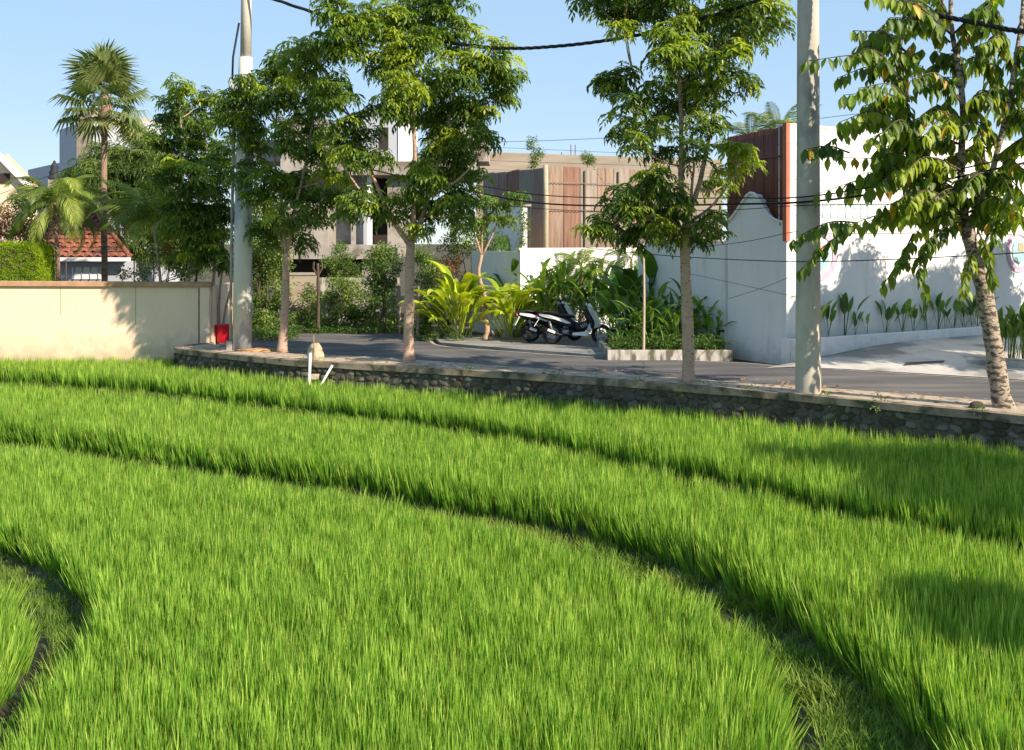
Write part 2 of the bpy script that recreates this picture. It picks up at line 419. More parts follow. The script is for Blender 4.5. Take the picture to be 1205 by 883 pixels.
E1 = [(-22, 30.2), (-17.5, 28.6), (-12.5, 27.0), (-6.3, 23.9), (-3.5, 22.0), (-1.1, 20.4), (1.34, 17.9), (3.5, 15.3), (4.3, 14.1), (5.9, 12.5), (7.5, 9.5), (8.6, 5), (9, 0)]
E2C = [(-22, 24.5), (-14, 22.2), (-9.2, 19.9), (-5.5, 17.7), (-2.5, 15.9), (-1.17, 14.85), (0.06, 13.75), (1.1, 12.45), (1.75, 11.4), (2.15, 10.2), (2.16, 9.0), (2.04, 8.3), (1.94, 7.5), (1.7, 5.5), (1.6, 0)]
E2B = [(-22, 25.0), (-14, 22.7), (-9.05, 20.4), (-5.3, 18.25), (-2.25, 16.5), (-0.85, 15.45), (0.35, 14.6), (1.15, 13.9), (1.93, 12.75), (2.6, 11.3), (2.85, 10.2), (3.07, 9.1), (3.1, 8.3), (3.1, 6), (3.3, 0)]
E3C = [(-22, 16.6), (-12, 15.6), (-8.3, 15.0), (-6.7, 14.35), (-5.9, 13.7), (-5.0, 12.6), (-4.46, 11.8), (-4.1, 11.1), (-3.98, 10.3), (-3.93, 9.4), (-3.8, 8.8), (-3.7, 8.0), (-3.6, 5), (-3.6, 0)]
E3D = [(-22, 15.4), (-12, 14.4), (-8.3, 13.7), (-6.4, 12.9), (-5.5, 12.0), (-4.85, 11.1), (-4.6, 10.1), (-4.45, 9.2), (-4.3, 8.5), (-4.2, 8.0), (-4.15, 5), (-4.15, 0)]


def cr2(pl, n=70):
    return [(p.x, p.y) for p in curve_pts([(x, y, 0) for x, y in pl], n)]


def scl(pl, k): return [(x * k, y * k) for x, y in pl]


E1, E2C, E2B, E3C, E3D = map(cr2, (scl(E1, 1.054), scl(E2C, 1.095), scl(E2B, 1.093), scl(E3C, 1.095), [(x - .02 if y < 16 else x, y) for x, y in scl(E3D, 1.10)]))


def vnoise(x, y, s, seed=0):
    """cheap smooth value noise"""
    x = np.asarray(x) * s; y = np.asarray(y) * s
    xi, yi = np.floor(x).astype(int), np.floor(y).astype(int)
    fx, fy = x - xi, y - yi
    fx, fy = fx * fx * (3 - 2 * fx), fy * fy * (3 - 2 * fy)
    def h(a, b):
        v = np.sin(a * 127.1 + b * 311.7 + seed * 74.7) * 43758.5453
        return v - np.floor(v)
    return (h(xi, yi) * (1 - fx) + h(xi + 1, yi) * fx) * (1 - fy) + (h(xi, yi + 1) * (1 - fx) + h(xi + 1, yi + 1) * fx) * fy


def zA(x): return -0.86 + 0.10 * np.clip((6 - x) / 14, 0, 1)


ZB, ZC, ZD = -1.13, -1.46, -1.66


def field_z(pts):
    pts = np.asarray(pts)
    d1 = seg_side(E1, pts); dc = seg_side(E2C, pts); db = seg_side(E2B, pts); d3c = seg_side(E3C, pts); d3d = seg_side(E3D, pts)
    z = np.full(len(pts), ZC)
    sm = lambda v, w: np.clip(v / w * .5 + .5, 0, 1)
    z = z + (ZB - ZC) * sm(db, 0.15)
    z = z + (zA(pts[:, 0]) - ZB) * sm(d1, 0.15)
    z = z + (ZD - ZC) * (1 - sm(d3c, 0.07))
    # the raised banks between the fields
    bank = (dc > 0) & (db < 0)
    t = np.where(bank, np.minimum(dc, -db), 0)
    z = z + 0.09 * np.clip(t / 0.25, 0, 1)
    bank3 = (d3c < 0) & (d3d > 0)
    t = np.where(bank3, np.minimum(-d3c, d3d), 0)
    z = z + 0.05 * np.clip(t / 0.3, 0, 1)
    # little water channels at the foot of the banks
    z = z - 0.16 * np.exp(-((dc - 0.10) / 0.09) ** 2) * (pts[:, 1] < 10.3)
    z = z - 0.14 * np.exp(-((d3d - 0.08) / 0.09) ** 2)
    z = z + (vnoise(pts[:, 0], pts[:, 1], 2.3, 1) - .5) * 0.07 + (vnoise(pts[:, 0], pts[:, 1], 7, 2) - .5) * 0.04
    return z


# field floor
xs = np.arange(-23, 19.01, 0.16); ys = np.arange(0.0, 33.01, 0.16)
gx, gy = np.meshgrid(xs, ys)
pt = np.stack([gx.ravel(), gy.ravel()], 1)
zz = field_z(pt)
nx = len(xs); idx = np.arange(len(pt)).reshape(gx.shape)
Q = np.stack([idx[:-1, :-1], idx[:-1, 1:], idx[1:, 1:], idx[1:, :-1]], -1).reshape(-1, 4)
cx = pt[Q].mean(1)
wl = [(-30, 29.4), (-15.6, 30.4)] + [(p.x, p.y) for p in WPTS]
ok = seg_side(wl, cx) < 0.25
Q = Q[ok]
me = mesh_np('field_ground', np.column_stack([pt, zz]), Q, [M['mud']], smooth=True)
tag(link('field_ground', me), 'muddy floor of the rice terraces with low grassy banks between them', kind='structure')

# ground far and near, one sheet stepping at the wall line
line = [(-600, 29.6), (-23, 29.95)] + [(p.x + 0.1, p.y + 0.1) for p in WPTS] + [(17.4, -600)]
g = MB()
top = [Vector((x, y, -0.05)) for x, y in line]
g.add(top + [Vector((900, -600, -0.05)), Vector((900, 1500, -0.05)), Vector((-900, 1500, -0.05)), Vector((-900, 29.6, -0.05))], [tuple(range(len(top) + 4))])
low = [Vector((x, y, -1.9)) for x, y in line]
g.add(low + [Vector((17.4, -650, -1.9)), Vector((-900, -650, -1.9)), Vector((-900, 29.6, -1.9))], [tuple(reversed(range(len(low) + 3)))])
o = g.build('ground', M['soil']); tag(o, 'bare earth and weedy ground around the road and the field', kind='structure')


def sheet(name, pts2, z, m, label, parent=None, zs=None):
    b = MB(); n = len(pts2)
    b.add([(p[0], p[1], (zs[i] if zs else z)) for i, p in enumerate(pts2)], [tuple(range(n))])
    me = b.mesh(name, m)
    if me.polygons[0].normal.z < 0: me.flip_normals()
    o = link(name, me, parent)
    if label: tag(o, label, kind='structure')
    return o


near = [(-8.3, 30.6), (-7.2, 29.3), (-5.6, 28.0), (-4.6, 27.7), (-2.5, 26.6), (1.6, 24.1), (5.15, 22.0), (9.2, 19.2), (12.6, 16.2), (15.8, 11.6), (18.0, 6.0), (19.2, -3.0)]
near = cr2(near, 60)
far = [(-8.0, 35.5), (-6.9, 34.4), (-3.2, 34.2), (-2.4, 32.2), (-1.9, 30.4), (-.06, 28.9), (1.85, 27.6), (5.2, 26.3), (6.6, 25.2), (10.6, 22.7), (15.5, 18.5), (19.5, 12.8), (22, 6.0), (23.4, -3.0)]
far = cr2(far, 60)
sheet('road', near + far[::-1], 0.0, M['asphalt'], 'grey asphalt road curving behind the street trees')
# pale gritty edges of the road
def strip(pl, w, off):
    out = []
    for i, p in enumerate(pl):
        a = Vector(pl[max(i - 1, 0)]); b = Vector(pl[min(i + 1, len(pl) - 1)])
        d = (b - a).normalized(); n = Vector((-d.y, d.x))
        out.append((Vector(p) + n * off, Vector(p) + n * (off + w)))
    return out


s = strip(far, 0.10, -0.08)
b = MB(); V = []; Fc = []
for i, (p, q) in enumerate(s): V += [(p.x, p.y, 0.004), (q.x, q.y, 0.004)]
for i in range(len(s) - 1): Fc.append((2 * i, 2 * i + 2, 2 * i + 3, 2 * i + 1))
b.add(V, Fc); tag(b.build('road_edge', M['pale_line']), 'pale gritty edging along the far side of the road', kind='structure')
pv = [(p.x, p.y) for p in WPTS]
sheet('pavement', pv + near[::-1], 0.035, M['dust_pave'], 'dusty concrete pavement on top of the retaining wall')

# retaining wall: mortar body, cap, stones
rw = empty('retaining_wall', (0, 0, 0), 0, 'mossy rubble stone retaining wall holding the pavement above the rice', 'wall')
b = MB(); V = []; Fc = []
wst = []
for i, p in enumerate(WPTS):
    a = WPTS[max(i - 1, 0)]; c = WPTS[min(i + 1, len(WPTS) - 1)]
    d = (c - a).normalized(); n = Vector((-d.y, d.x, 0)); wst.append((p, d, n))
    V += [(p.x, p.y, -1.3), (p.x, p.y, -0.06), (p.x + n.x * .35, p.y + n.y * .35, -0.06), (p.x + n.x * .35, p.y + n.y * .35, -1.3)]
for i in range(len(wst) - 1):
    k = 4 * i
    Fc += [(k, k + 4, k + 5, k + 1), (k + 1, k + 5, k + 6, k + 2), (k + 2, k + 6, k + 7, k + 3)]
Fc += [(0, 1, 2, 3), tuple(4 * (len(wst) - 1) + j for j in (3, 2, 1, 0))]
b.add(V, Fc); b.build('mortar_core', M['mortar'], rw)
b = MB(); V = []; Fc = []
for i, (p, d, n) in enumerate(wst):
    o1 = -0.045 - 0.015 * R.random(); zt = 0.045 + 0.008 * R.random(); zb = -0.075 - 0.015 * R.random()
    V += [(p.x + n.x * o1, p.y + n.y * o1, zb), (p.x + n.x * o1, p.y + n.y * o1, zt), (p.x + n.x * .16, p.y + n.y * .16, zt + .002), (p.x + n.x * .16, p.y + n.y * .16, zb)]
for i in range(len(wst) - 1):
    k = 4 * i
    Fc += [(k, k + 4, k + 5, k + 1), (k + 1, k + 5, k + 6, k + 2), (k + 2, k + 6, k + 7, k + 3), (k + 3, k + 7, k + 4, k)]
Fc += [(0, 1, 2, 3)]
b.add(V, Fc); b.build('coping', M['cap'], rw)


def rock_np(seed, seg=6, rings=3):
    rs = np.random.RandomState(seed); V = [(0, 0, -1)]
    for i in range(1, rings + 1):
        ph = -math.pi / 2 + math.pi * i / (rings + 1)
        for k in range(seg):
            a = 2 * math.pi * (k + .5 * (i % 2)) / seg
            V.append((math.cos(ph) * math.cos(a), math.cos(ph) * math.sin(a), math.sin(ph)))
    V.append((0, 0, 1)); V = np.array(V) * rs.uniform(.78, 1.15, (len(V), 1))
    T = []
    for k in range(seg):
        T.append((0, 1 + (k + 1) % seg, 1 + k))
        T.append((len(V) - 1, 1 + (rings - 1) * seg + k, 1 + (rings - 1) * seg + (k + 1) % seg))
        for i in range(rings - 1):
            a, b_ = 1 + i * seg + k, 1 + i * seg + (k + 1) % seg
            T += [(a, b_, b_ + seg), (a, b_ + seg, a + seg)]
    return V, np.array(T)


rocks = [rock_np(s) for s in range(6)]
smats = [M['stone_a'], M['stone_b'], M['stone_c']]
rmesh = [mesh_np('stone', v, t, [smats[i]], smooth=True) for i in range(3) for v, t in rocks]
pos = []
seglen = [(WPTS[i + 1] - WPTS[i]).length for i in range(len(WPTS) - 1)]
cum = np.concatenate([[0], np.cumsum(seglen)])
for row in range(5):
    sdist = 1.4 + R.random() * .1
    while sdist < cum[-1] - 6:
        w = R.uniform(.09, .19)
        j = int(np.searchsorted(cum, sdist) - 1); t = (sdist - cum[j]) / seglen[j]
        p, d, n = wst[j]; q = WPTS[j].lerp(WPTS[j + 1], t)
        zc = -0.155 - row * 0.135 + R.uniform(-.03, .03)
        pos.append((Vector((q.x, q.y, zc)), math.atan2(d.y, d.x), w, R.uniform(.055, .085), row))
        sdist += w * 1.75
vis = sorted([p for p in pos if p[4] < 4 and abs(p[0].x / p[0].y) < .49], key=lambda p: p[0].y)
vs = set(id(p) for p in vis[:300])
bb_V, bb_T, mi, off = [], [], [], 0
for p in pos:
    mi_ = R.choice([0, 0, 0, 1, 1, 2]); r = R.randrange(6)
    rot = Euler((R.uniform(-.3, .3), R.uniform(-.5, .5), p[1]))
    if id(p) in vs:
        link('stone', rmesh[mi_ * 6 + r], rw, p[0], rot, (p[2] * .86, .036, p[3]))
    else:
        v, t = rocks[r]
        Mx = Matrix.Translation(p[0]) @ rot.to_matrix().to_4x4() @ Matrix.Diagonal((p[2] * .86, .036, p[3], 1))
        A = np.array(Mx); bb_V.append(v @ A[:3, :3].T + A[:3, 3]); bb_T.append(t + off); off += len(v); mi += [mi_] * len(t)
o = link('rubble_stones', mesh_np('rubble_stones', np.concatenate(bb_V), np.concatenate(bb_T), smats, midx=mi, smooth=True), rw)
o['kind'] = 'stuff'


# ------------------------------------------------------------------ rice and bank grass: clumps scattered on points
def clump_mesh(name, seed, nb, h0, h1, spread, w, lean, m, tint_lo=0.0, tint_hi=1.0, segs=4, rad=0.05):
    rs = np.random.RandomState(seed); V, T, tn = [], [], []
    for i in range(nb):
        a = rs.uniform(0, 2 * math.pi); L = rs.uniform(h0, h1); th0 = rs.uniform(0, spread * .5); bend = rs.uniform(.1, 1.0) * lean
        base = np.array([math.cos(a) * rs.uniform(0, rad), math.sin(a) * rs.uniform(0, rad), -0.02]); p = base.copy(); th = th0
        az = a + rs.uniform(-.6, .6); side = np.array([-math.sin(az + rs.uniform(-.8, .8)), math.cos(az), 0]); side /= np.linalg.norm(side)
        tb = rs.uniform(0, 1); b0 = len(V)
        for k in range(segs + 1):
            s = k / segs
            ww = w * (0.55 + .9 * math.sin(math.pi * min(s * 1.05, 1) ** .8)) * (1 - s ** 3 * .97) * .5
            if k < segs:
                V += [p - side * ww, p + side * ww]; tn += [np.clip(tint_lo + (tint_hi - tint_lo) * (s ** .8 * .55 + .5 * tb - .03), 0, 1)] * 2  # darker root: natural deeper green plus painted shade between the blades
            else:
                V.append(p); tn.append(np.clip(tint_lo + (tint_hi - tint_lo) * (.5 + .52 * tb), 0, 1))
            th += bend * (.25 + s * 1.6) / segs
            d = np.array([math.sin(th) * math.cos(az), math.sin(th) * math.sin(az), math.cos(th)])
            p = p + d * L / segs
        for k in range(segs - 1):
            q = b0 + 2 * k
            T += [(q, q + 1, q + 3), (q, q + 3, q + 2)]
        T.append((b0 + 2 * segs - 2, b0 + 2 * segs - 1, b0 + 2 * segs))
    return mesh_np(name, np.array(V), np.array(T), [m], tint=tn)


def src_collection(name, meshes):
    c = bpy.data.collections.new(name)
    for i, me in enumerate(meshes):
        c.objects.link(bpy.data.objects.new(name + '_clump', me))
    return c


def scatter(name, label, V, rot, scl, idx, coll, cat=None):
    me = bpy.data.meshes.new(name)
    me.vertices.add(len(V)); me.vertices.foreach_set('co', np.asarray(V, np.float32).ravel())
    a = me.attributes.new('rot', 'FLOAT_VECTOR', 'POINT'); a.data.foreach_set('vector', np.asarray(rot, np.float32).ravel())
    a = me.attributes.new('scl', 'FLOAT', 'POINT'); a.data.foreach_set('value', np.asarray(scl, np.float32))
    a = me.attributes.new('pick', 'INT', 'POINT'); a.data.foreach_set('value', np.asarray(idx, np.int32))
    o = link(name, me)
    ng = bpy.data.node_groups.new(name + '_scatter', 'GeometryNodeTree')
    ng.interface.new_socket('Geometry', in_out='INPUT', socket_type='NodeSocketGeometry')
    ng.interface.new_socket('Geometry', in_out='OUTPUT', socket_type='NodeSocketGeometry')
    N, L = ng.nodes, ng.links
    gi, go = N.new('NodeGroupInput'), N.new('NodeGroupOutput')
    m2p = N.new('GeometryNodeMeshToPoints'); iop = N.new('GeometryNodeInstanceOnPoints')
    ci = N.new('GeometryNodeCollectionInfo'); ci.inputs['Collection'].default_value = coll
    ci.inputs['Separate Children'].default_value = True; ci.inputs['Reset Children'].default_value = True
    def na(nm, t):
        n = N.new('GeometryNodeInputNamedAttribute'); n.data_type = t; n.inputs['Name'].default_value = nm; return n
    r_, s_, p_ = na('rot', 'FLOAT_VECTOR'), na('scl', 'FLOAT'), na('pick', 'INT')
    L.new(gi.outputs[0], m2p.inputs['Mesh']); L.new(m2p.outputs[0], iop.inputs['Points'])
    L.new(ci.outputs[0], iop.inputs['Instance']); iop.inputs['Pick Instance'].default_value = True
    L.new(p_.outputs[0], iop.inputs['Instance Index']); L.new(r_.outputs[0], iop.inputs['Rotation']); L.new(s_.outputs[0], iop.inputs['Scale'])
    L.new(iop.outputs[0], go.inputs[0])
    md = o.modifiers.new('scatter', 'NODES'); md.node_group = ng
    return tag(o, label, cat, kind='stuff')


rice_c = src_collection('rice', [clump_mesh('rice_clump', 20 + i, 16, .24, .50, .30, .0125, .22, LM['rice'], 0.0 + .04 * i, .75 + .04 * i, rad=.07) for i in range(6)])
weed_c = src_collection('weed', [clump_mesh('weed_clump', 60 + i, 24, .06, .20, 1.4, .008, 1.1, LM['weed'], .0 + .1 * i, .6 + .1 * i, segs=3, rad=.09) for i in range(5)])


def jgrid(x0, x1, y0, y1, s):
    gx, gy = np.meshgrid(np.arange(x0, x1, s), np.arange(y0, y1, s))
    p = np.stack([gx.ravel(), gy.ravel()], 1)
    return p + RS.uniform(-.45, .45, p.shape) * s


def rice_field(name, label, sel, step, edges):
    p = jgrid(-19.5, 15.5, 3.2, 31.0, step)
    d_w = seg_side(wl, p)
    p = p[(d_w < -0.12) & (np.abs(p[:, 0]) < 0.56 * p[:, 1] + 3.0)]
    p = p[sel(p)]
    z = field_z(p)
    n = len(p)
    rot = np.zeros((n, 3)); rot[:, 2] = RS.uniform(0, 6.283, n)
    tx, ty = RS.uniform(-.07, .07, n), RS.uniform(-.07, .07, n)
    sc = RS.uniform(.72, 1.18, n) * (0.9 + .22 * vnoise(p[:, 0], p[:, 1], .8, 5))
    # outer plants lean over the bank: tilt away from the field
    for E, sgn in edges:
        d = seg_side(E, p) * sgn
        h = 0.05
        gxv = (seg_side(E, p + [h, 0]) - seg_side(E, p - [h, 0])) * sgn; gyv = (seg_side(E, p + [0, h]) - seg_side(E, p - [0, h])) * sgn
        nn = np.hypot(gxv, gyv) + 1e-9; w = np.clip(1 - d / 0.25, 0, 1) * RS.uniform(.0, .5, n)
        tx += w * gyv / nn; ty += -w * gxv / nn      # rotate about axis so that the top moves along -gradient
        sc *= 1 + .1 * w
    # euler XYZ approx: apply z spin first then tilt
    rots = np.zeros((n, 3))
    for i in range(n):
        Mx = Euler((tx[i], ty[i], 0)).to_matrix() @ Matrix.Rotation(rot[i, 2], 3, 'Z')
        rots[i] = Mx.to_euler()
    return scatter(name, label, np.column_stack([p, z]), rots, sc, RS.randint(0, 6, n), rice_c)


def s2(E, p): return seg_side(E, p)


rice_field('rice_crop', 'upper strip of young rice growing along the foot of the stone wall',
           lambda p: s2(E1, p) > .12, .10, [(E1, 1)])
rice_field('rice_crop', 'middle strip of bright young rice between two low banks',
           lambda p: (s2(E1, p) < -.12) & (s2(E2B, p) > 0.0), .092, [(E2B, 1)])
rice_field('rice_crop', 'broad front terrace of bright young rice',
           lambda p: (s2(E2C, p) < 0) & (s2(E3C, p) > 0), .088, [(E3C, 1), (E2C, -.4)])
rice_field('rice_crop', 'small corner terrace of rice beyond the dark ditch',
           lambda p: s2(E3D, p) < 0, .088, [(E3D, -.5)])
p = jgrid(-19, 12, 3.2, 31, .075)
p = p[np.abs(p[:, 0]) < 0.56 * p[:, 1] + 2.0]
bk = ((s2(E2C, p) > np.where(p[:, 1] < 10.3, .30, .02)) & (s2(E2B, p) < .04)) | ((s2(E3C, p) < .03) & (s2(E3D, p) > .24)) | (np.abs(s2(E1, p)) < .13)
p = p[bk]; p = p[vnoise(p[:, 0], p[:, 1], 2.5, 9) + RS.uniform(-.25, .25, len(p)) > .27]
n = len(p); r0 = np.column_stack([RS.uniform(-.3, .3, n), RS.uniform(-.3, .3, n), RS.uniform(0, 6.28, n)])
dry = vnoise(p[:, 0], p[:, 1], 1.1, 13)
scatter('bank_grass', 'short weedy grass covering the low banks between the terraces', np.column_stack([p, field_z(p)]), r0, RS.uniform(.6, 1.5, n) * np.where(s2(E3C, p) < .05, .6, 1.0), np.clip((dry * 6 - .6).astype(int), 0, 4), weed_c)


# ------------------------------------------------------------------ foliage generators
def leaflet(base, d, up, L, w, fold=.25):
    """folded diamond: 5 verts, 4 tris -> kept to 4 verts, 2 tris"""
    s = np.cross(d, up); s /= (np.linalg.norm(s) + 1e-9)
    u = np.cross(s, d)
    m = base + d * L * .45
    return [base, m - s * w * .5 + u * w * fold, base + d * L - u * L * .08, m + s * w * .5 + u * w * fold]


def rosette(seed, nleaf=9, L=.38, npair=5, ll=.14, lw=.05, e0=(0.1, 1.25), droop=2.0):
    """a shoot of compound leaves whose leaflets hang"""
    rs = np.random.RandomState(seed); V, T = [], []
    for i in range(nleaf):
        a = 2 * math.pi * (i + rs.uniform(-.3, .3)) / nleaf; e = rs.uniform(*e0); p = np.zeros(3); Li = L * rs.uniform(.7, 1.15)
        for k in range(npair + 1):
            d = np.array([math.cos(a) * math.cos(e), math.sin(a) * math.cos(e), math.sin(e)])
            p = p + d * Li / (npair + 1)
            e -= droop / (npair + 1)
            side = np.array([-math.sin(a), math.cos(a), 0])
            if k == 0: continue
            ends = [1, -1] if k < npair else [0]
            for sg in ends:
                dd = d * .55 + side * sg * .8 + np.array([0, 0, -.45]) + rs.uniform(-.2, .2, 3)
                dd /= np.linalg.norm(dd); up = np.array([0, 0, 1]) + rs.uniform(-.4, .4, 3)
                b0 = len(V); V += leaflet(p, dd, up, ll * rs.uniform(.8, 1.2), lw * rs.uniform(.8, 1.2))
                T += [(b0, b0 + 1, b0 + 2), (b0, b0 + 2, b0 + 3)]
    return np.array(V), np.array(T)


def tuft(seed, n=34, rad=.22, ll=.09, lw=.045, flat=.8):
    """loose puff of simple leaves"""
    rs = np.random.RandomState(seed); V, T = [], []
    for i in range(n):
        d = rs.normal(size=3); d /= np.linalg.norm(d); p = d * rad * rs.uniform(.3, 1); p[2] *= flat
        dd = d * .7 + rs.uniform(-.7, .7, 3) + [0, 0, -.15]; dd /= np.linalg.norm(dd)
        b0 = len(V); V += leaflet(p, dd, np.array([0, 0, 1]) + rs.uniform(-.6, .6, 3), ll * rs.uniform(.7, 1.3), lw * rs.uniform(.7, 1.3))
        T += [(b0, b0 + 1, b0 + 2), (b0, b0 + 2, b0 + 3)]
    return np.array(V), np.array(T)


ROS = [rosette(100 + i) for i in range(7)]
ROS_FINE = [rosette(130 + i, 10, .42, 8, .085, .026) for i in range(5)]
TUFT = [tuft(150 + i) for i in range(6)]
TUFT_S = [tuft(170 + i, 30, .16, .055, .035) for i in range(5)]


def foliage(name, parent, centres, scales, tints, mt, tmpl, tilt=.35, jitter=.06):
    VV, TT, tn, off = [], [], [], 0
    for c, s, t in zip(centres, scales, tints):
        v, f = tmpl[RS.randint(len(tmpl))]
        Rm = np.array(Euler((RS.uniform(-tilt, tilt), RS.uniform(-tilt, tilt), RS.uniform(0, 6.28))).to_matrix())
        VV.append((v * s) @ Rm.T + c); TT.append(f + off); off += len(v)
        k = np.repeat(RS.uniform(-jitter, jitter, len(v) // 4), 4)
        tn.append(np.clip(t + k, 0, 1))
    me = mesh_np(name, np.concatenate(VV), np.concatenate(TT), [mt], tint=np.concatenate(tn))
    o = link(name, me, parent); o['kind'] = 'stuff'
    return o


DENS = [56]


def blob_points(blobs, Y0, dens, rs_, young=.25, depth=1.0):
    """blobs (px, py, r_px, dY[, tint]) -> rosette centres in world space"""
    C, S, Tn = [], [], []
    for bl in blobs:
        px, py, r = bl[:3]; dY = bl[3] if len(bl) > 3 else rs_.uniform(-.9, .9); tb = bl[4] if len(bl) > 4 else None
        c = P(px, py, Y0 + dY); rw_ = r / F * (Y0 + dY) * (.86 if DENS[0] < 100 else 1)
        n = max(4, int(dens * (rw_ ** 2) * DENS[0]))
        for i in range(n):
            d = rs_.normal(size=3); d /= np.linalg.norm(d); q = d * rw_ * rs_.uniform(.25, 1) ** .5; q[1] *= depth
            hgt = (q[2] / rw_ + 1) / 2
            base = tb if tb is not None else .15 + .35 * rs_.random_sample()
            if tb is None and rs_.random_sample() < young * hgt * 1.6: base = rs_.uniform(.65, 1)
            C.append(np.array(c) + q); S.append(rs_.uniform(.7, 1.25)); Tn.append(base)
    return C, S, Tn


def limb(ctrl, r0, r1, m, parent, name='branch', n=12, sides=7, wob=0.0):
    pts = curve_pts(ctrl, n)
    if wob:
        for i in range(1, len(pts) - 1): pts[i] = pts[i] + Vector((R.uniform(-wob, wob), R.uniform(-wob, wob), 0))
    rr = [r0 + (r1 - r0) * (i / n) for i in range(n + 1)]
    if name == 'trunk':
        rr[0] *= 1.35; rr[1] *= 1.1
        rr = [r * R.uniform(.95, 1.06) for r in rr]
    return MB().tube(pts, rr, sides).build(name, m, parent, smooth=True)


def street_tree(label, Y0, trunk, tr, limbs, blobs, dens, mt, bark, seed, young=.3, group='street trees along the pavement', tmpl=ROS, cat='tree', twigs=True, sc=1.0):
    rs_ = np.random.RandomState(seed)
    base = P(trunk[0][0], trunk[0][1], Y0)
    root = empty('street_tree' if group else 'tree', base, 0, label, cat, group)
    inv = Matrix.Translation(-base)
    def loc(pt): return (P(pt[0], pt[1], Y0 + (pt[2] if len(pt) > 2 else 0)) - base)
    limb([loc(p) for p in trunk], tr[0], tr[1], bark, root, 'trunk', 18, 12, .008)
    ends = []
    for lb in limbs:
        pts = [loc(p) for p in lb[1]]
        limb(pts, lb[0], lb[0] * .35, bark, root, 'branch', 10, 7, .01)
        ends += curve_pts(pts, 6)[1:]
    full = []
    for bl in blobs:
        bl = list(bl)
        if len(bl) < 4: bl.append(rs_.uniform(-.9, .9))
        full.append(bl)
    if twigs and ends:
        tw = MB()
        for bl in full:
            c = P(bl[0], bl[1], Y0 + bl[3]) - base
            e = min(ends, key=lambda q: (q - c).length + (0.6 if q.z > c.z else 0))
            mid = e.lerp(c, .5) + Vector((0, 0, -.1))
            tw.tube(curve_pts([e, mid, c], 5), [.022, .02, .017, .013, .01, .006], 5)
            for k in range(3):
                q = c + Vector(rs_.uniform(-1, 1, 3)) * bl[2] / F * Y0 * .7
                tw.tube([c, c.lerp(q, .5) + Vector((0, 0, .05)), q], [.009, .007, .004], 4)
        tw.build('twigs', bark, root, smooth=True)['kind'] = 'stuff'
    C, S, Tn = blob_points(full, Y0, dens, rs_, young)
    C = [c - np.array(base) for c in C]; S = [s * sc for s in S]
    foliage('crown', root, C, S, Tn, mt, tmpl)
    return root


# ------------------------------------------------------------------ street trees
street_tree('tall bushy street tree with a forked crown in the middle of the row', 26.0,
    [(481, 430), (481, 380), (482, 330), (483, 285)], (.135, .10),
    [(.075, [(483, 290), (460, 255, .1), (436, 200, .2), (414, 140, .3)]), (.07, [(484, 288), (488, 210), (487, 140, -.2), (487, 50, -.1)]),
     (.06, [(486, 285), (508, 220, .3), (527, 145, .4), (548, 50, .2)]), (.04, [(452, 245), (425, 225, -.4), (400, 190, -.5)]), (.04, [(500, 235), (535, 215, -.4), (560, 190, -.5)])],
    [(400, 15, 26), (372, 60, 26), (362, 78, 26), (408, 45, 30), (392, 105, 26), (425, 25, 26), (455, 25, 30), (470, 60, 28, -.6, .8), (490, 15, 34), (525, 5, 32), (535, 40, 30), (500, 60, 28, -.7),
     (480, 100, 30, -.9, .75), (460, 120, 26), (510, 100, 30), (545, 85, 32), (575, 65, 24), (592, 85, 24), (588, 110, 22), (560, 125, 28), (530, 140, 28), (500, 150, 26), (420, 150, 26), (400, 165, 24),
     (540, 175, 28), (565, 165, 20), (520, 195, 30), (545, 215, 26), (495, 215, 26, -.5), (510, 245, 28), (470, 245, 22), (540, 250, 22), (425, 235, 22), (415, 190, 20), (495, 275, 16), (445, 185, 16), (405, 245, 14), (440, 75, 22)],
    1.35, LM['tree'], M['bark_pale'], 21, .3)
street_tree('slender street tree just right of the blotchy grey pole, with a drooping narrow crown', 28.4,
    [(332, 417), (335, 370), (336, 330), (337, 298)], (.12, .085),
    [(.055, [(337, 300), (331, 240), (323, 180), (328, 110, .2)]), (.05, [(338, 298), (346, 250, -.2), (360, 190, -.2), (370, 130)]), (.035, [(334, 290), (305, 230, .3), (290, 150, .4)])],
    [(286, 108, 24), (272, 132, 22), (290, 150, 26), (330, 85, 26), (350, 60, 16), (345, 110, 28), (315, 120, 24), (365, 140, 26), (378, 115, 22), (300, 185, 24), (335, 165, 26), (372, 180, 24), (395, 200, 22, -.4, .8),
     (320, 215, 26, -.5, .6), (355, 220, 28), (390, 230, 18), (305, 235, 18), (340, 255, 26), (372, 255, 20), (320, 275, 20, .2), (355, 285, 18), (305, 265, 14), (290, 205, 16)],
    1.3, LM['tree'], M['bark_pale'], 22, .25)
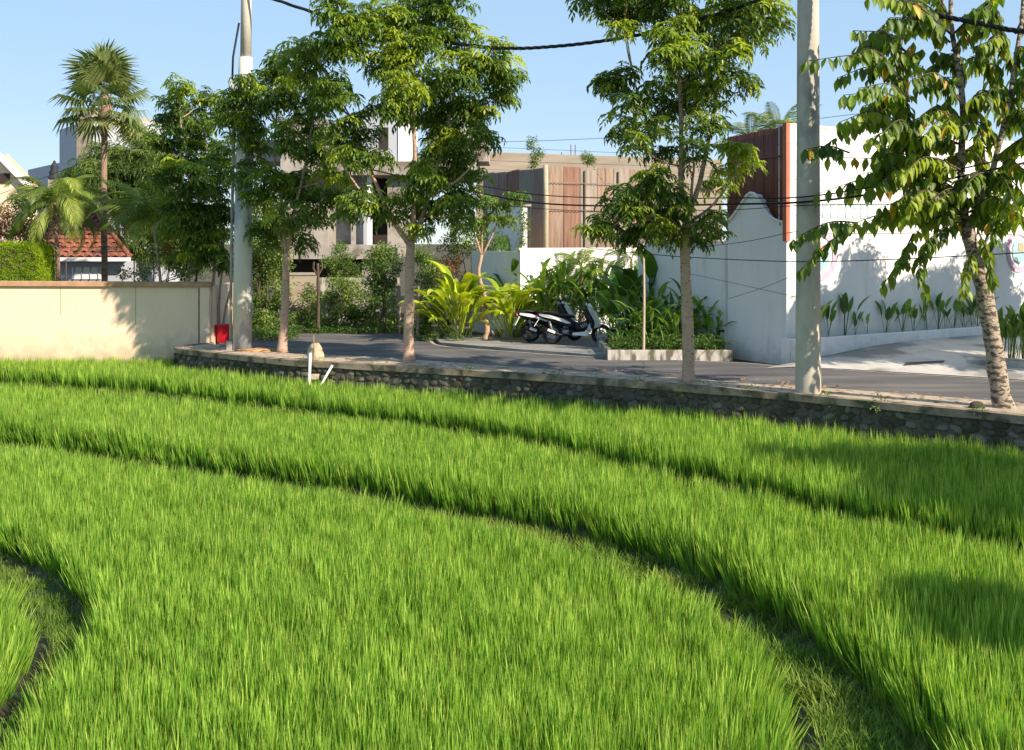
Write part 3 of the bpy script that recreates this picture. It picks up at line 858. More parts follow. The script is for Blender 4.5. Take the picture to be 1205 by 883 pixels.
street_tree('straight street tree with scarred bark and a pink fork, in front of the garden bed', 22.3,
    [(810, 455), (810, 410), (808, 350), (806, 300), (811, 240)], (.135, .085),
    [(.07, [(810, 255), (801, 215), (802, 150), (799, 70), (800, 0)]), (.06, [(813, 245), (826, 205), (840, 130), (848, 80), (860, 10)]), (.035, [(811, 250), (816, 200, -.2), (815, 150, -.3)]),
     (.035, [(808, 265, .3), (777, 215, .5), (763, 150, .5), (748, 100, .5), (735, 30, .4)]), (.035, [(812, 262), (840, 240, -.3), (866, 205, -.3)]), (.035, [(806, 268), (775, 262, -.4), (740, 250, -.5)])],
    [(700, 0, 22), (722, 10, 26), (750, 8, 28), (735, 40, 14), (728, 100, 22, .5), (745, 118, 20), (715, 100, 12), (738, 150, 20, .5), (750, 170, 16), (772, 150, 16), (765, 110, 14), (790, 10, 34), (800, 45, 32, -.6, .7),
     (785, 75, 28), (815, 80, 30), (835, 35, 32), (860, 20, 32), (888, 15, 26), (905, 35, 18), (880, 50, 24), (900, 12, 18, 0, .85), (855, 75, 28), (870, 100, 20), (840, 110, 26), (800, 115, 30), (780, 130, 22), (830, 145, 22), (815, 175, 22),
     (868, 192, 23, -.3, .85), (852, 218, 17), (870, 172, 14, -.3, .8), (745, 240, 24), (722, 258, 22), (705, 270, 14), (760, 262, 26), (785, 245, 24), (740, 275, 20), (730, 240, 16), (775, 222, 20), (757, 218, 18), (792, 235, 20), (768, 200, 14), (780, 180, 14), (790, 275, 20), (830, 255, 22), (845, 270, 14), (815, 285, 12),
     (790, -40, 36), (840, -40, 36), (880, -30, 26), (740, -30, 30), (770, 270, 18)],
    1.3, LM['tree_dark'], M['bark_pale'], 23, .42)
street_tree('dark bushy street tree with three thin stems beside the end of the cream wall', 31.6,
    [(252, 404), (249, 360), (252, 310), (246, 260)], (.055, .04),
    [(.045, [(259, 404, .1), (258, 350), (262, 300), (255, 240), (240, 150)]), (.04, [(262, 406), (264, 370), (272, 335), (265, 310), (262, 270)]), (.04, [(246, 262), (225, 210), (212, 140)])],
    [(212, 108, 18, 0, .8), (238, 115, 18), (205, 135, 22), (228, 150, 26), (255, 140, 18), (195, 165, 20), (215, 180, 26), (245, 175, 24), (265, 185, 20), (200, 205, 24, -1.2), (230, 210, 26, -1.4), (258, 215, 22, -.8),
     (215, 240, 24, -.9), (245, 245, 26, -.7), (268, 250, 18, -.5), (230, 275, 22, -1.0, .6), (258, 285, 20, -.6), (238, 300, 16, -.9), (222, 295, 14, -1.0), (268, 310, 14, -.6), (212, 265, 18, -1.0, .6), (225, 255, 20, -1.0, .6)],
    1.4, LM['tree_dark'], M['lime_trunk'], 24, .3)

# unseen crowns that throw the shade seen on the field, the road and the gate wall
def shade_tree(x, y, h, r, lab, seed, nr=75):
    rs_ = np.random.RandomState(seed)
    root = empty('street_tree', (x, y, 0), 0, lab, 'tree', 'street trees along the pavement')
    limb([(0, 0, 0), (.05, 0, h * .3), (0, .05, h * .5)], .13, .09, M['bark_pale'], root, 'trunk', 10, 8)
    C, S, Tn = [], [], []
    for k in range(13):
        c = np.array([rs_.uniform(-.6, .6) * r, rs_.uniform(-.6, .6) * r, h * .75 + rs_.uniform(-.35, .35) * h * .6])
        limb([(0, 0, h * .45), tuple(c * .6 + [0, 0, h * .15]), tuple(c)], .045, .012, M['bark_pale'], root, 'branch', 5, 5)
        for i in range(nr):
            d = rs_.normal(size=3); d /= np.linalg.norm(d)
            C.append(c + d * r * .45 * rs_.uniform(.3, 1)); S.append(rs_.uniform(.9, 1.4)); Tn.append(rs_.uniform(.1, .6))
    foliage('crown', root, C, S, Tn, LM['tree'], ROS)


shade_tree(14.9, 9.0, 8.0, 2.1, 'tall street tree farther along the pavement past the bend', 32)
shade_tree(16.8, 4.6, 6.4, 1.7, 'last street tree of the row on the near pavement', 33)
shade_tree(12.9, 4.1, 6.2, .8, 'tree standing alone on the bank outside the right edge of the photo', 36)
for i, (x, y) in enumerate(((12.9, 22.6), (15.2, 24.4), (17.6, 26.0))):
    shade_tree(x, y, 6.0, 1.9, 'roadside tree on the gate side of the road, ' + ('nearest the planter', 'second from the planter', 'farthest from the planter')[i], 40 + i, 55)

# leaning tree at the right with big hanging leaves
def big_leaf_mesh(seed, m, t):
    rs_ = np.random.RandomState(seed); V, T = [], []
    n = 5; L, W = 1.0, .38
    ws = [0.05, .62, 1.0, .85, .45, 0.0]
    for k in range(n + 1):
        s = k / n; w = ws[k] * W * .5
        z = -s * L; y = .10 * math.sin(s * 3.0) + .12 * s * s
        V += [(-w, y + .10 * ws[k], z), (0, y - .02, z), (w, y + .10 * ws[k] * rs_.uniform(.6, 1.3), z)]
    for k in range(n):
        a = 3 * k
        T += [(a, a + 1, a + 4, a + 3), (a + 1, a + 2, a + 5, a + 4)]
    return mesh_np('leaf', V, T, [m], tint=[t] * len(V), smooth=True)


lt = empty('street_tree', P(1180, 484, 18.9), 0, 'leaning street tree at the right end of the row, with rows of large hanging leaves', 'tree', 'street trees along the pavement')
LB = Vector(lt.location)
def lp(px, py, dy=0): return P(px, py, 18.9 + dy) - LB
limb([lp(1183, 488), lp(1176, 455), lp(1168, 400), lp(1158, 345), lp(1147, 300), lp(1136, 262)], .17, .115, M['bark_mot'], lt, 'trunk', 22, 14, .01)
limb([lp(1137, 270), lp(1131, 200, .1), lp(1133, 120, 0), lp(1120, 30, .1), lp(1118, -60)], .075, .03, M['bark_mot'], lt, 'branch', 14, 8, .01)
limb([lp(1140, 275), lp(1165, 210, -.3), lp(1185, 130, -.5), lp(1200, 40, -.5), (lp(1210, -50, -.5))], .06, .025, M['bark_mot'], lt, 'branch', 14, 8, .01)
limb([lp(1134, 262), lp(1100, 215, .3), lp(1070, 150, .5), lp(1060, 80, .6), lp(1065, -10, .6)], .05, .02, M['bark_mot'], lt, 'branch', 14, 8, .01)
rows = [  # start, mid, end in photo pixels, depth shift
    ((1118, 40), (1085, 8), (1032, -8), -.2), ((1120, 30), (1100, -5), (1060, -30), .3), ((1122, 40), (1150, 12), (1172, -10), -.3), ((1118, 50), (1095, 30), (1050, 22), .2), ((1120, 60), (1140, 35), (1160, 20), .4),
    ((1060, 80), (1045, 42), (1004, 36), -.1), ((1065, 60), (1030, 45), (1010, 55), .5), ((1062, 95), (1020, 66), (948, 72), -.3), ((1064, 100), (1030, 78), (985, 92), .4), ((1070, 120), (1055, 80), (1075, 50), .1),
    ((1075, 140), (1045, 110), (992, 112), -.3), ((1078, 150), (1050, 120), (1015, 125), .4), ((1085, 165), (1040, 140), (985, 150), .1), ((1090, 175), (1060, 150), (1020, 165), -.6), ((1100, 190), (1065, 165), (1030, 180), .5),
    ((1130, 120), (1110, 95), (1080, 100), -.4), ((1130, 140), (1105, 125), (1085, 135), .1), ((1132, 150), (1150, 120), (1170, 105), -.6), ((1132, 160), (1115, 145), (1092, 160), -.7),
    ((1185, 130), (1165, 75), (1140, 70), -.4), ((1190, 110), (1200, 60), (1225, 50), -.2), ((1192, 90), (1180, 45), (1160, 50), -.9), ((1188, 130), (1210, 95), (1240, 95), -.7), ((1186, 145), (1170, 110), (1145, 115), -.9),
    ((1180, 160), (1205, 130), (1235, 140), -.4), ((1175, 180), (1155, 145), (1125, 150), -.8), ((1172, 190), (1200, 165), (1235, 175), -.8), ((1165, 215), (1190, 195), (1225, 210), -.3), ((1160, 225), (1180, 205), (1210, 235), -.9),
    ((1130, 200), (1090, 185), (1055, 200), -.5), ((1130, 205), (1075, 195), (1012, 205), .1), ((1120, 215), (1060, 190), (975, 185), .3), ((1110, 215), (1065, 210), (1020, 225), -.3), ((1100, 215), (1040, 205), (962, 228), .5),
    ((1128, 225), (1095, 210), (1060, 232), .6), ((1132, 235), (1080, 230), (1035, 245), -.1), ((1132, 245), (1095, 235), (1065, 255), -.6), ((1135, 250), (1090, 250), (1030, 262), .4), ((1135, 255), (1105, 255), (1075, 275), .0), ((1137, 262), (1115, 265), (1090, 285), -.5),
    ((1140, 235), (1160, 225), (1190, 240), .5), ((1140, 250), (1160, 245), (1185, 262), -.4), ((1142, 255), (1160, 260), (1172, 285), .2), ((1145, 245), (1175, 240), (1215, 262), -.6), ((1110, 260), (1050, 250), (985, 270), .2), ((1010, 262), (975, 262), (932, 282), .1),
    ((1075, 275), (1062, 300), (1040, 335), .1), ((1095, 285), (1082, 305), (1088, 340), -.2), ((1150, 270), (1163, 300), (1168, 330), -.3), ((1150, 290), (1140, 310), (1133, 345), -.3), ((1120, 262), (1105, 275), (1085, 292), .4),
    ((1130, 170), (1100, 165), (1070, 180), .6), ((1135, 100), (1125, 70), (1100, 60), .5), ((1185, 60), (1170, 20), (1145, 10), -.3), ((1195, 40), (1215, 10), (1240, 10), .2), ((1160, 200), (1150, 180), (1120, 185), .7),
    ((1145, 240), (1125, 225), (1100, 238), -.8), ((1000, 268), (970, 290), (942, 318), .15), ((1000, 180), (975, 172), (948, 176), .25), ((1205, 60), (1225, 110), (1230, 160), .3), ((1170, 205), (1150, 205), (1130, 228), -.9)]
lm_y, lm_d, lm_m = LM['droop'], LM['droop'], LM['droop']
leafmeshes = [big_leaf_mesh(i, LM['droop'], t) for i, t in enumerate((.05, .25, .4, .55, .7, .95))] + [big_leaf_mesh(9, LM['yellowleaf'], .5)]
tw = MB(); leaves = []
more = []
for a, mm, e, dy in rows:
    for k in range(2):
        jx, jy = R.uniform(-16, 16), R.uniform(-14, 14); f = R.uniform(.6, .95)
        e2_ = (a[0] + (e[0] - a[0]) * f + jx, a[1] + (e[1] - a[1]) * f + jy); m2_ = (mm[0] + jx * .6, mm[1] + jy * .6 - 3)
        if e2_[1] < 270 and e2_[0] > 985: more.append((a, m2_, e2_, dy + R.uniform(-.6, .6)))
for a, mm, e, dy in rows + more:
    A, B, C_ = lp(*a, dy * .3), lp(*mm, dy), lp(*e, dy * 1.5)
    pts = curve_pts([A, B, C_], 12)
    tw.tube(pts, [.018 - .001 * i for i in range(13)], 5)
    tone = R.choice([1, 2, 2, 3, 3, 4, 5])
    for k in range(2, 13):
        d = (pts[k] - pts[k - 1]).normalized()
        for sg in (-1, 1):
            q = pts[k] + Vector((R.uniform(-.03, .03), R.uniform(-.03, .03), 0))
            side = Vector((-d.y, d.x, 0)) * sg
            az = math.atan2(side.y + R.uniform(-.4, .4), side.x + R.uniform(-.4, .4)) - math.pi / 2
            til = R.uniform(-.05, .38)
            mi_ = 6 if R.random() < .03 else max(0, min(5, tone + R.choice([-1, 0, 0, 1])))
            leaves.append((q, (til, R.uniform(-.25, .25), az), R.uniform(.17, .31), mi_))
    # short side twig with leaves
    if R.random() < .6:
        k = R.randrange(4, 10); q0 = pts[k]; q1 = q0 + Vector((R.uniform(-.25, .25), R.uniform(-.35, .35), R.uniform(-.1, .22)))
        tw.tube([q0, q0.lerp(q1, .5), q1], [.009, .008, .005], 4)
        for j in range(7):
            leaves.append((q0.lerp(q1, (j + 1) / 7), (R.uniform(.1, .8), R.uniform(-.3, .3), R.uniform(0, 6.28)), R.uniform(.15, .25), max(0, min(5, tone + R.choice([-1, 0, 1])))))
o = tw.build('twigs', M['bark_dark'], lt, smooth=True); o['kind'] = 'stuff'
R.shuffle(leaves)
leaves.sort(key=lambda l: -l[2])
for q, r, s, mi_ in leaves[:300]:
    link('leaf', leafmeshes[mi_], lt, q, r, (s * 1.15, s, s))
rest = leaves[300:]
VV, TT, tn, off, mi = [], [], [], 0, []
for q, r, s, mi_ in rest:
    me = leafmeshes[mi_]
    v = np.empty(len(me.vertices) * 3, np.float32); me.vertices.foreach_get('co', v); v = v.reshape(-1, 3) * [s * 1.15, s, s]
    f = np.empty(len(me.polygons) * 4, np.int32); me.loops.foreach_get('vertex_index', f); f = f.reshape(-1, 4)
    VV.append(v @ np.array(Euler(r).to_matrix()).T + np.array(q)); TT.append(f + off); off += len(v)
    tn += [(.05, .25, .4, .55, .7, .95, .5)[mi_] + R.uniform(-.08, .08)] * len(v); mi += [1 if mi_ == 6 else 0] * len(f)
o = link('crown', mesh_np('crown', np.concatenate(VV), np.concatenate(TT), [LM['droop'], LM['yellowleaf']], tint=np.clip(tn, 0, 1), smooth=True, midx=mi), lt)
o['kind'] = 'stuff'

# ------------------------------------------------------------------ poles
pr = empty('utility_pole', P(951, 466, 20.7), 0, 'thick mottled concrete utility pole in front of the white gate wall', 'pole', 'utility poles on the pavement')
b = MB(); b.lathe([(.235, -.05), (.235, .4), (.225, 2), (.215, 4), (.20, 7), (.18, 10), (.18, 10.02), (.0, 10.02)], n=28); b.build('shaft', M['concpole'], pr, smooth=True)
b = MB(); b.lathe([(.36, -.02), (.33, .03), (.25, .05), (.2, .06)], n=18); b.build('footing', M['rubble'], pr, smooth=True)
b = MB(); b.lathe([(.19, 8.4), (.21, 8.4), (.21, 8.48), (.19, 8.48)], n=28); b.build('clamp_band', M['metal'], pr)

pl = empty('utility_pole', P(286, 413, 29.0), 0, 'pale utility pole with a blotchy grey coat beside the red bin', 'pole', 'utility poles on the pavement')
b = MB(); b.tube([(-.02, 0, -.05), (0, 0, 3), (.05, 0, 6.2), (.07, 0, 7.7)], [.255, .235, .195, .175], 26); b.build('lower_shaft', M['metalpole'], pl, smooth=True)
b = MB(); b.tube([(.07, 0, 7.7), (.11, 0, 11)], [.145, .13], 22); b.build('upper_shaft', M['polelight'], pl, smooth=True)
b = MB(); b.tube([(-.31, -.08, -.03), (-.28, -.08, 3), (-.22, -.05, 6.2), (-.2, -.05, 7)], .04, 8); b.build('conduit', M['bareconc'], pl, smooth=True)
b = MB(); b.box((-.33, -.1, .12), (.16, .12, .3)); b.build('meter_box', M['bareconc'], pl, bevel=.01)
b = MB(); b.lathe([(0, 6.86), (.06, 6.86), (.08, 6.95), (.05, 7.1), (0, 7.12)], c=(-.29, -.05, 0), n=12); b.build('insulator', M['lens'], pl, smooth=True)
b = MB(); b.tube([(-.27, -.05, 7.1), (-.25, -.05, 7.7), (-.1, -.02, 8.6)], .03, 6); b.build('service_cable', M['cable'], pl, smooth=True)


def cable(px, r, label, n=40, tw_=False, cat='cable', group='overhead cables'):
    pts = curve_pts([P(*p) for p in px], n)
    c = pts[0].copy(); b = MB()
    if tw_:
        for ph in (0, 2.1, 4.2):
            q = []
            for i, p in enumerate(curve_pts([P(*p) for p in px], n * 4)):
                a = i * .55 + ph; q.append(p - c + Vector((math.sin(a) * .01, math.cos(a) * r * .55, math.sin(a) * r * .55)))
            b.tube(q, r * .62, 6)
    else:
        b.tube([p - c for p in pts], r, 6)
    o = b.build('overhead_cable', M['cable'], smooth=True, loc=c)
    tag(o, label, cat, group)


cable([(288, -12, 28.9), (420, 30, 27), (540, 52, 25.6), (600, 57, 24.9), (650, 55, 24.3), (705, 49, 23.6), (766, 38, 22.9), (860, 12, 21.8), (948, -22, 20.9)], .036, 'thick twisted black cable sagging between the pale pole and the concrete pole', tw_=True)
cable([(954, -40, 20.5), (1000, -17, 20.0), (1045, 0, 19.5), (1090, 15, 19.1), (1150, 27, 18.4), (1215, 37, 17.6), (1330, 20, 16.4)], .038, 'thick twisted black cable running off from the concrete pole to the upper right', tw_=True)
cable([(300, 150, 30), (420, 195, 29.5), (560, 226, 29), (610, 236, 28), (660, 241, 27), (740, 242.5, 26), (860, 240.5, 22.5), (945, 238, 20.45), (1040, 226, 19.6), (1215, 190, 18.4)], .02, 'heavy black cable crossing low in front of the rusty sheet fence')
cable([(560, 218, 29.1), (640, 230, 28.1), (760, 234, 26.1), (860, 233, 22.6), (945, 232, 20.44), (1060, 214, 19.5), (1215, 180, 18.3)], .013, 'upper black cable running beside the heavy one over the rusty sheet fence')
cable([(545, 238, 29), (640, 246, 28), (720, 249, 27), (860, 247, 23), (944, 242, 20.46), (1080, 240, 19.7), (1215, 236, 19)], .008, 'fine dark wire just beneath the heavy cable on the rusty sheet fence')
cable([(690, 292, 27), (760, 299, 25), (830, 304, 23), (940, 308, 20.45), (1060, 305, 19.5), (1215, 297, 18.5)], .009, 'dark wire crossing the white gable wall at half height')
cable([(820, 292, 24), (880, 284, 22.5), (938, 272, 20.5)], .006, 'fine wire climbing over the white gable wall to the concrete pole')
cable([(800, 320, 25), (857, 332, 24), (938, 350, 20.5)], .005, 'fine wire falling across the foot of the white gable wall')
cable([(857, 352, 25.6), (900, 338, 23.5), (940, 322, 20.5)], .005, 'fine wire rising across the lower half of the white gable wall')
cable([(-20, 236, 34), (60, 206, 34), (120, 181, 33), (190, 140, 31), (284, 100, 29)], .008, 'thin wire climbing from the far left over the tiled roof to the pale pole')
cable([(560, 168, 40), (660, 165, 40), (760, 160, 38), (860, 152, 36), (1010, 134, 34)], .008, 'thin wire drawn across the open sky above the long bare wall')
cable([(540, 172, 40), (640, 176, 39), (770, 182, 38)], .006, 'lowest thin wire against the sky over the long bare wall')

# ------------------------------------------------------------------ cream boundary wall, hedge, left side
wy0, wy1 = 30.35, 30.85
cw = empty('boundary_wall', (-12, 31, 0), 0, 'cream painted boundary wall with a brown coping behind the rice at the left', 'wall')
def cwl(x, y=None, z=0): return (x + 12, (wy1 + (x + 8.45) / (-15.6 + 8.45) * (wy0 - wy1) if y is None else y) - 31, z)
b = MB(); a_, b_ = cwl(-24), cwl(-8.72); b.wall(a_, b_, -.9, 1.70, .18, 1.60); b.build('wall_panel', M['cream'], cw)
b = MB(); a_, b_ = cwl(-8.70), cwl(-8.45); a2 = (a_[0], a_[1] - .05); b2 = (b_[0], b_[1] - .05); b.wall(a2, b2, -.6, 1.60, .3); b.build('end_pier', M['cream'], cw)
b = MB(); a_, b_ = cwl(-24), cwl(-8.38); b.wall((a_[0], a_[1] - .09), (b_[0], b_[1] - .09), 1.704, 1.86, .36, 1.74, 1.604); b.build('coping', M['brown_cap'], cw, bevel=.015)
b = MB(); a_ = cwl(-8.73); b.tube([(a_[0], a_[1] - .04, -.3), (a_[0], a_[1] - .04, 1.58)], .02, 6); b.build('drain_pipe', M['stain'], cw)
for px in (80, 165):          # damp streaks running down from the joints
    x = (px - 602.5) / F * 31.1; a_, b_ = cwl(x), cwl(x + R.uniform(.008, .016))
    MB().wall((a_[0], a_[1] - .006), (b_[0], b_[1] - .006), R.uniform(.1, .9), 1.61, .004).build('joint', M['stain'], cw)
b = MB(); a_ = cwl(-8.55); b.box((a_[0] + .02, a_[1] + 1.6, .7), (.18, 2.6, 1.85)); b.build('return_panel', M['cream'], cw)

def shrub(name, label, cat, Y0, blobs, dens, mt, tmpl, seed, group=None, sc=1.0, young=.3, stems=0, bark=None, base=None, stemr=.02, depth=1.0, part='foliage'):
    rs_ = np.random.RandomState(seed)
    bs = base or (blobs[0][0], max(bl[1] + bl[2] for bl in blobs))
    root = empty(name, P(bs[0], bs[1], Y0), 0, label, cat, group)
    B0 = np.array(root.location)
    C, S, Tn = blob_points(blobs, Y0, dens, rs_, young, depth)
    foliage(part, root, [c - B0 for c in C], [s * sc for s in S], Tn, mt, tmpl)
    for k in range(stems):
        bl = blobs[k % len(blobs)]
        e = np.array(P(bl[0], bl[1], Y0 + (bl[3] if len(bl) > 3 else 0))) - B0
        s0 = Vector((rs_.uniform(-.15, .15), rs_.uniform(-.1, .1), 0))
        MB().tube(curve_pts([s0, s0.lerp(Vector(e), .5) + Vector((rs_.uniform(-.08, .08), 0, 0)), e], 8), [stemr * (1 - .08 * i) for i in range(9)], 6).build('stem', bark or M['bark_dark'], root, smooth=True)
    return root


# clipped hedge
hd = empty('hedge', P(10, 332, 33.0), 0, 'clipped bright yellow-green box hedge standing above the cream wall', 'hedge')
hb = np.array(hd.location)
x0, x1 = P(-30, 0, 32.6).x, P(45, 0, 32.6).x; zt, zb = 2.78, 1.3
MB().box(((x0 + x1) / 2 - hb[0], 33.2 - hb[1], (zt + zb) / 2 - .05 - hb[2]), (x1 - x0 - .15, 1.1, zt - zb - .1)).build('inner_twigs', M['soil'], hd)
C, S, Tn = [], [], []
for i in range(1500):
    f = RS.randint(3); u, v = RS.random_sample(2)
    if f == 0: q = (x0 + (x1 - x0) * u, 32.6, zb + (zt - zb) * v)
    elif f == 1: q = (x0 + (x1 - x0) * u, 32.6 + 1.2 * v, zt)
    else: q = (x1, 32.6 + 1.2 * u, zb + (zt - zb) * v)
    q = np.array(q)
    e = max(0, (q[0] - x1 + .25) / .25) * max(0, (q[2] - zt + .25) / .25); q[2] -= .1 * e; q[0] -= .1 * e
    C.append(q - hb + RS.uniform(-.03, .03, 3)); S.append(RS.uniform(.45, .7)); Tn.append(RS.uniform(.2, 1))
foliage('foliage', hd, C, S, Tn, LM['hedge'], TUFT_S, 3)


# ---- palms
def frond_mesh(seed, L, npair, ll, lw, droop, m, e0=.9, t=.5, hang=.5):
    rs_ = np.random.RandomState(seed); V, T, tn = [], [], []
    p = np.zeros(3); e = e0; prev = p.copy(); n = npair + 4; pts = []
    for k in range(n + 1):
        d = np.array([math.cos(e), 0, math.sin(e)]); pts.append((p.copy(), d)); p = p + d * L / n; e -= droop / n * (.5 + 1.0 * k / n)
    for k in range(n):
        w = .014 * (1 - k / n) + .003; a, b_ = pts[k][0], pts[k + 1][0]; o_ = len(V)
        V += [a + [0, -w, 0], a + [0, w, 0], b_ + [0, w * .9, 0], b_ + [0, -w * .9, 0]]; T.append((o_, o_ + 1, o_ + 2, o_ + 3)); tn += [t + .2] * 4
    for k in range(4, n + 1):
        p0, d = pts[k]; s = (k - 4) / (n - 4); le = ll * (0.55 + .75 * math.sin(math.pi * min(1, s * .9 + .12)))
        for sg in (-1, 1):
            dd = d * .55 + np.array([0, sg, 0]) * .75 + np.array([0, 0, -hang + rs_.uniform(-.15, .15)]); dd /= np.linalg.norm(dd)
            d2 = dd + np.array([0, 0, -.7]); d2 /= np.linalg.norm(d2)
            wv = d * lw * .5; q1 = p0 + dd * le * .5; q2 = q1 + d2 * le * .5; o_ = len(V)
            V += [p0 - wv * .4, p0 + wv * .4, q1 + wv, q1 - wv, q2 + wv * .15, q2 - wv * .15]
            T += [(o_, o_ + 1, o_ + 2, o_ + 3), (o_ + 3, o_ + 2, o_ + 4, o_ + 5)]; tn += [t + rs_.uniform(-.12, .12)] * 6
    return mesh_np('frond', np.array(V), np.array(T), [m], tint=np.clip(tn, 0, 1))


def palm(label, base, topz, lean, nf, L, m, seed, tr=.09, npair=22, ll=.5, lw=.035, droop=2.0, e_rng=(-.1, 1.3), group=None, crown_shaft=None, name='palm_tree', bark=None, trunk=True, tt=(.2, .5, .85)):
    rs_ = np.random.RandomState(seed)
    root = empty(name, base, 0, label, 'palm tree', group)
    top = Vector((lean, 0, topz - base[2]))
    if trunk:
        MB().tube(curve_pts([(0, 0, 0), (lean * .3, 0, top.z * .5), top], 14), [tr * (1.25 if i == 0 else (1.0 + .08 * (i % 2)) * (1 - .02 * i)) for i in range(15)], 10).build('trunk', bark or M['bark_palm'], root, smooth=True)
    if crown_shaft:
        MB().tube([top, top + Vector((0, 0, .35)), top + Vector((0, 0, .6))], [tr * 1.3, tr * 1.1, tr * .4], 10).build('crown_shaft', crown_shaft, root, smooth=True)
        top = top + Vector((0, 0, .45))
    ms = [frond_mesh(seed * 10 + i, L, npair, ll, lw, droop, m, 0, tt[i % 3]) for i in range(4)]
    for i in range(nf):
        e = e_rng[0] + (e_rng[1] - e_rng[0]) * ((i + .5) / nf) ** .8
        link('frond', ms[i % 4], root, top, (rs_.uniform(-.2, .2), -e, i * 2.4 + rs_.uniform(-.3, .3)), (rs_.uniform(.8, 1.1),) * 3)
    return root


bp = P(70, 334, 33.4)
palm('short feathery palm with a thin smooth trunk just right of the clipped hedge', (bp.x, 33.4, .2), 2.86 + (285 - 258) / F * 33.4, -.12, 22, 2.1, LM['palm'], 3, .075, 26, .52, .065, 2.3, (-.35, 1.35), crown_shaft=M['bark_palm'])
bp = P(192, 334, 33.2)
palm('feathery palm with yellow leaf stalks behind the right half of the cream wall', (bp.x, 33.2, .2), 2.86 + 20 / F * 33.2, -.3, 26, 2.3, LM['palm'], 4, .05, 26, .55, .055, 1.9, (.2, 1.45), bark=M['bamboo'], group=None)
# tall fan palm
def fan_mesh(seed, Rr, m, t):
    rs_ = np.random.RandomState(seed); V, T, tn = [], [], []
    pet = .75; V += [(0, -.012, 0), (0, .012, 0), (pet, .01, .02), (pet, -.01, .02)]; T.append((0, 1, 2, 3)); tn += [t] * 4
    n = 26
    for k in range(n):
        a = (k / (n - 1) - .5) * 4.3 + rs_.uniform(-.04, .04); L = Rr * (1 - .16 * abs(a)) * rs_.uniform(.85, 1.08)
        d = np.array([math.cos(a), math.sin(a), .35 - .15 * abs(a)]); s = np.array([-math.sin(a), math.cos(a), 0]); c = np.array([pet, 0, .02])
        q1 = c + d * L * .62; q2 = c + d * L + np.array([0, 0, -.32 * L - rs_.uniform(0, .15)]); w = .034; o_ = len(V)
        V += [c - s * .006, c + s * .006, q1 + s * w + [0, 0, .015], q1 - s * w, q2 + s * .004, q2 - s * .004]
        T += [(o_, o_ + 1, o_ + 2, o_ + 3), (o_ + 3, o_ + 2, o_ + 4, o_ + 5)]; tn += [np.clip(t + rs_.uniform(-.12, .12), 0, 1)] * 6
    return mesh_np('fan_leaf', np.array(V), np.array(T), [m], tint=tn)


Yf = 35.0
bp = P(122, 345, Yf)
fp = empty('palm_tree', (bp.x, Yf, 0), 0, 'tall slender fan palm rising above everything at the left', 'palm tree')
tz = 2.86 + (285 - 118) / F * Yf
MB().tube(curve_pts([(0, 0, 0), (.03, 0, 2), (0, 0, 4), (.04, 0, tz)], 30), [.095 + .007 * (i % 2) for i in range(31)], 12).build('trunk', M['bark_palm'], fp, smooth=True)
fms = [fan_mesh(i, .85, LM['fan'], t) for i, t in enumerate((.15, .35, .55, .8))]
rs_ = np.random.RandomState(5)
MB().tube([(.04, 0, tz - .75), (.04, 0, tz - .3), (.04, 0, tz + .25)], [.16, .24, .10], 12).build('dead_sheath', M['bark_palm'], fp, smooth=True)
for i in range(40):
    e = -.75 + 2.25 * ((i + .5) / 40) ** .9
    link('fan_leaf', fms[rs_.randint(4)], fp, (.04, 0, tz - .35 + .6 * (i / 40)), (rs_.uniform(-.3, .3), -e, i * 2.4), (rs_.uniform(.95, 1.22),) * 3)
# coconut palm tops behind the white building
for (px, py, s, sd) in ((914, 150, 1.0, 8), (882, 158, .8, 9)):
    q = P(px, py, 46)
    palm(('coconut palm showing only its frond tips above the red-brown wall beside the concrete pole', 'smaller coconut palm showing its tips left of the other one above the red-brown wall')[sd - 8],
         (q.x, 46, 0), q.z - .3, .1, 9, 2.0 * s, LM['palm'], sd, .14, 24, .5, .05, 1.3, (.3, 1.5), group='coconut palms behind the white building', name='palm_tree')

DENS[0] = 135
# ---- masses of green at the left
shrub('tree', 'spreading tree with pale feathery foliage behind the tiled roof', 'tree', 40, [(100, 205, 20), (120, 190, 22, 1), (150, 195, 26), (135, 215, 26), (170, 190, 22), (165, 220, 26), (110, 225, 20, -1), (150, 245, 24), (180, 235, 22), (95, 215, 14), (85, 220, 12), (185, 215, 20), (165, 165, 16, 0, .9), (155, 150, 12, 0, 1.0), (165, 262, 22, 1), (188, 268, 20, 1), (175, 290, 20, 0), (195, 300, 16, 0), (160, 300, 12, 1.5)],
      .9, LM['feather'], ROS_FINE, 41, sc=1.15, stems=3, bark=M['bark_pale'], base=(150, 330), stemr=.09)
shrub('shrub', 'leafy tree clump rising between the feathery palm and the pale pole', 'shrub', 34.0, [(225, 285, 22), (205, 270, 20), (240, 300, 20), (215, 310, 18), (200, 300, 16), (235, 265, 20), (250, 285, 16), (190, 285, 14)], .9, LM['shrub'], TUFT, 42, sc=1.1, stems=5, base=(220, 345), stemr=.025, bark=M['lime_trunk'])
shrub('flowering_shrub', 'shrub of faded orange blossom at the far left behind the hedge', 'shrub', 35, [(0, 258, 16), (15, 265, 15), (30, 268, 12), (-12, 270, 14), (10, 280, 12)], 1.2, LM['dry'], TUFT, 43, sc=.9, stems=2, base=(8, 335))
shrub('shrub', 'dark green shrub under the short feathery palm', 'shrub', 34.5, [(35, 235, 18), (20, 245, 12), (50, 300, 10), (42, 270, 14), (35, 290, 14), (60, 235, 12)], .9, LM['shrub'], TUFT, 44, stems=2, base=(40, 335))
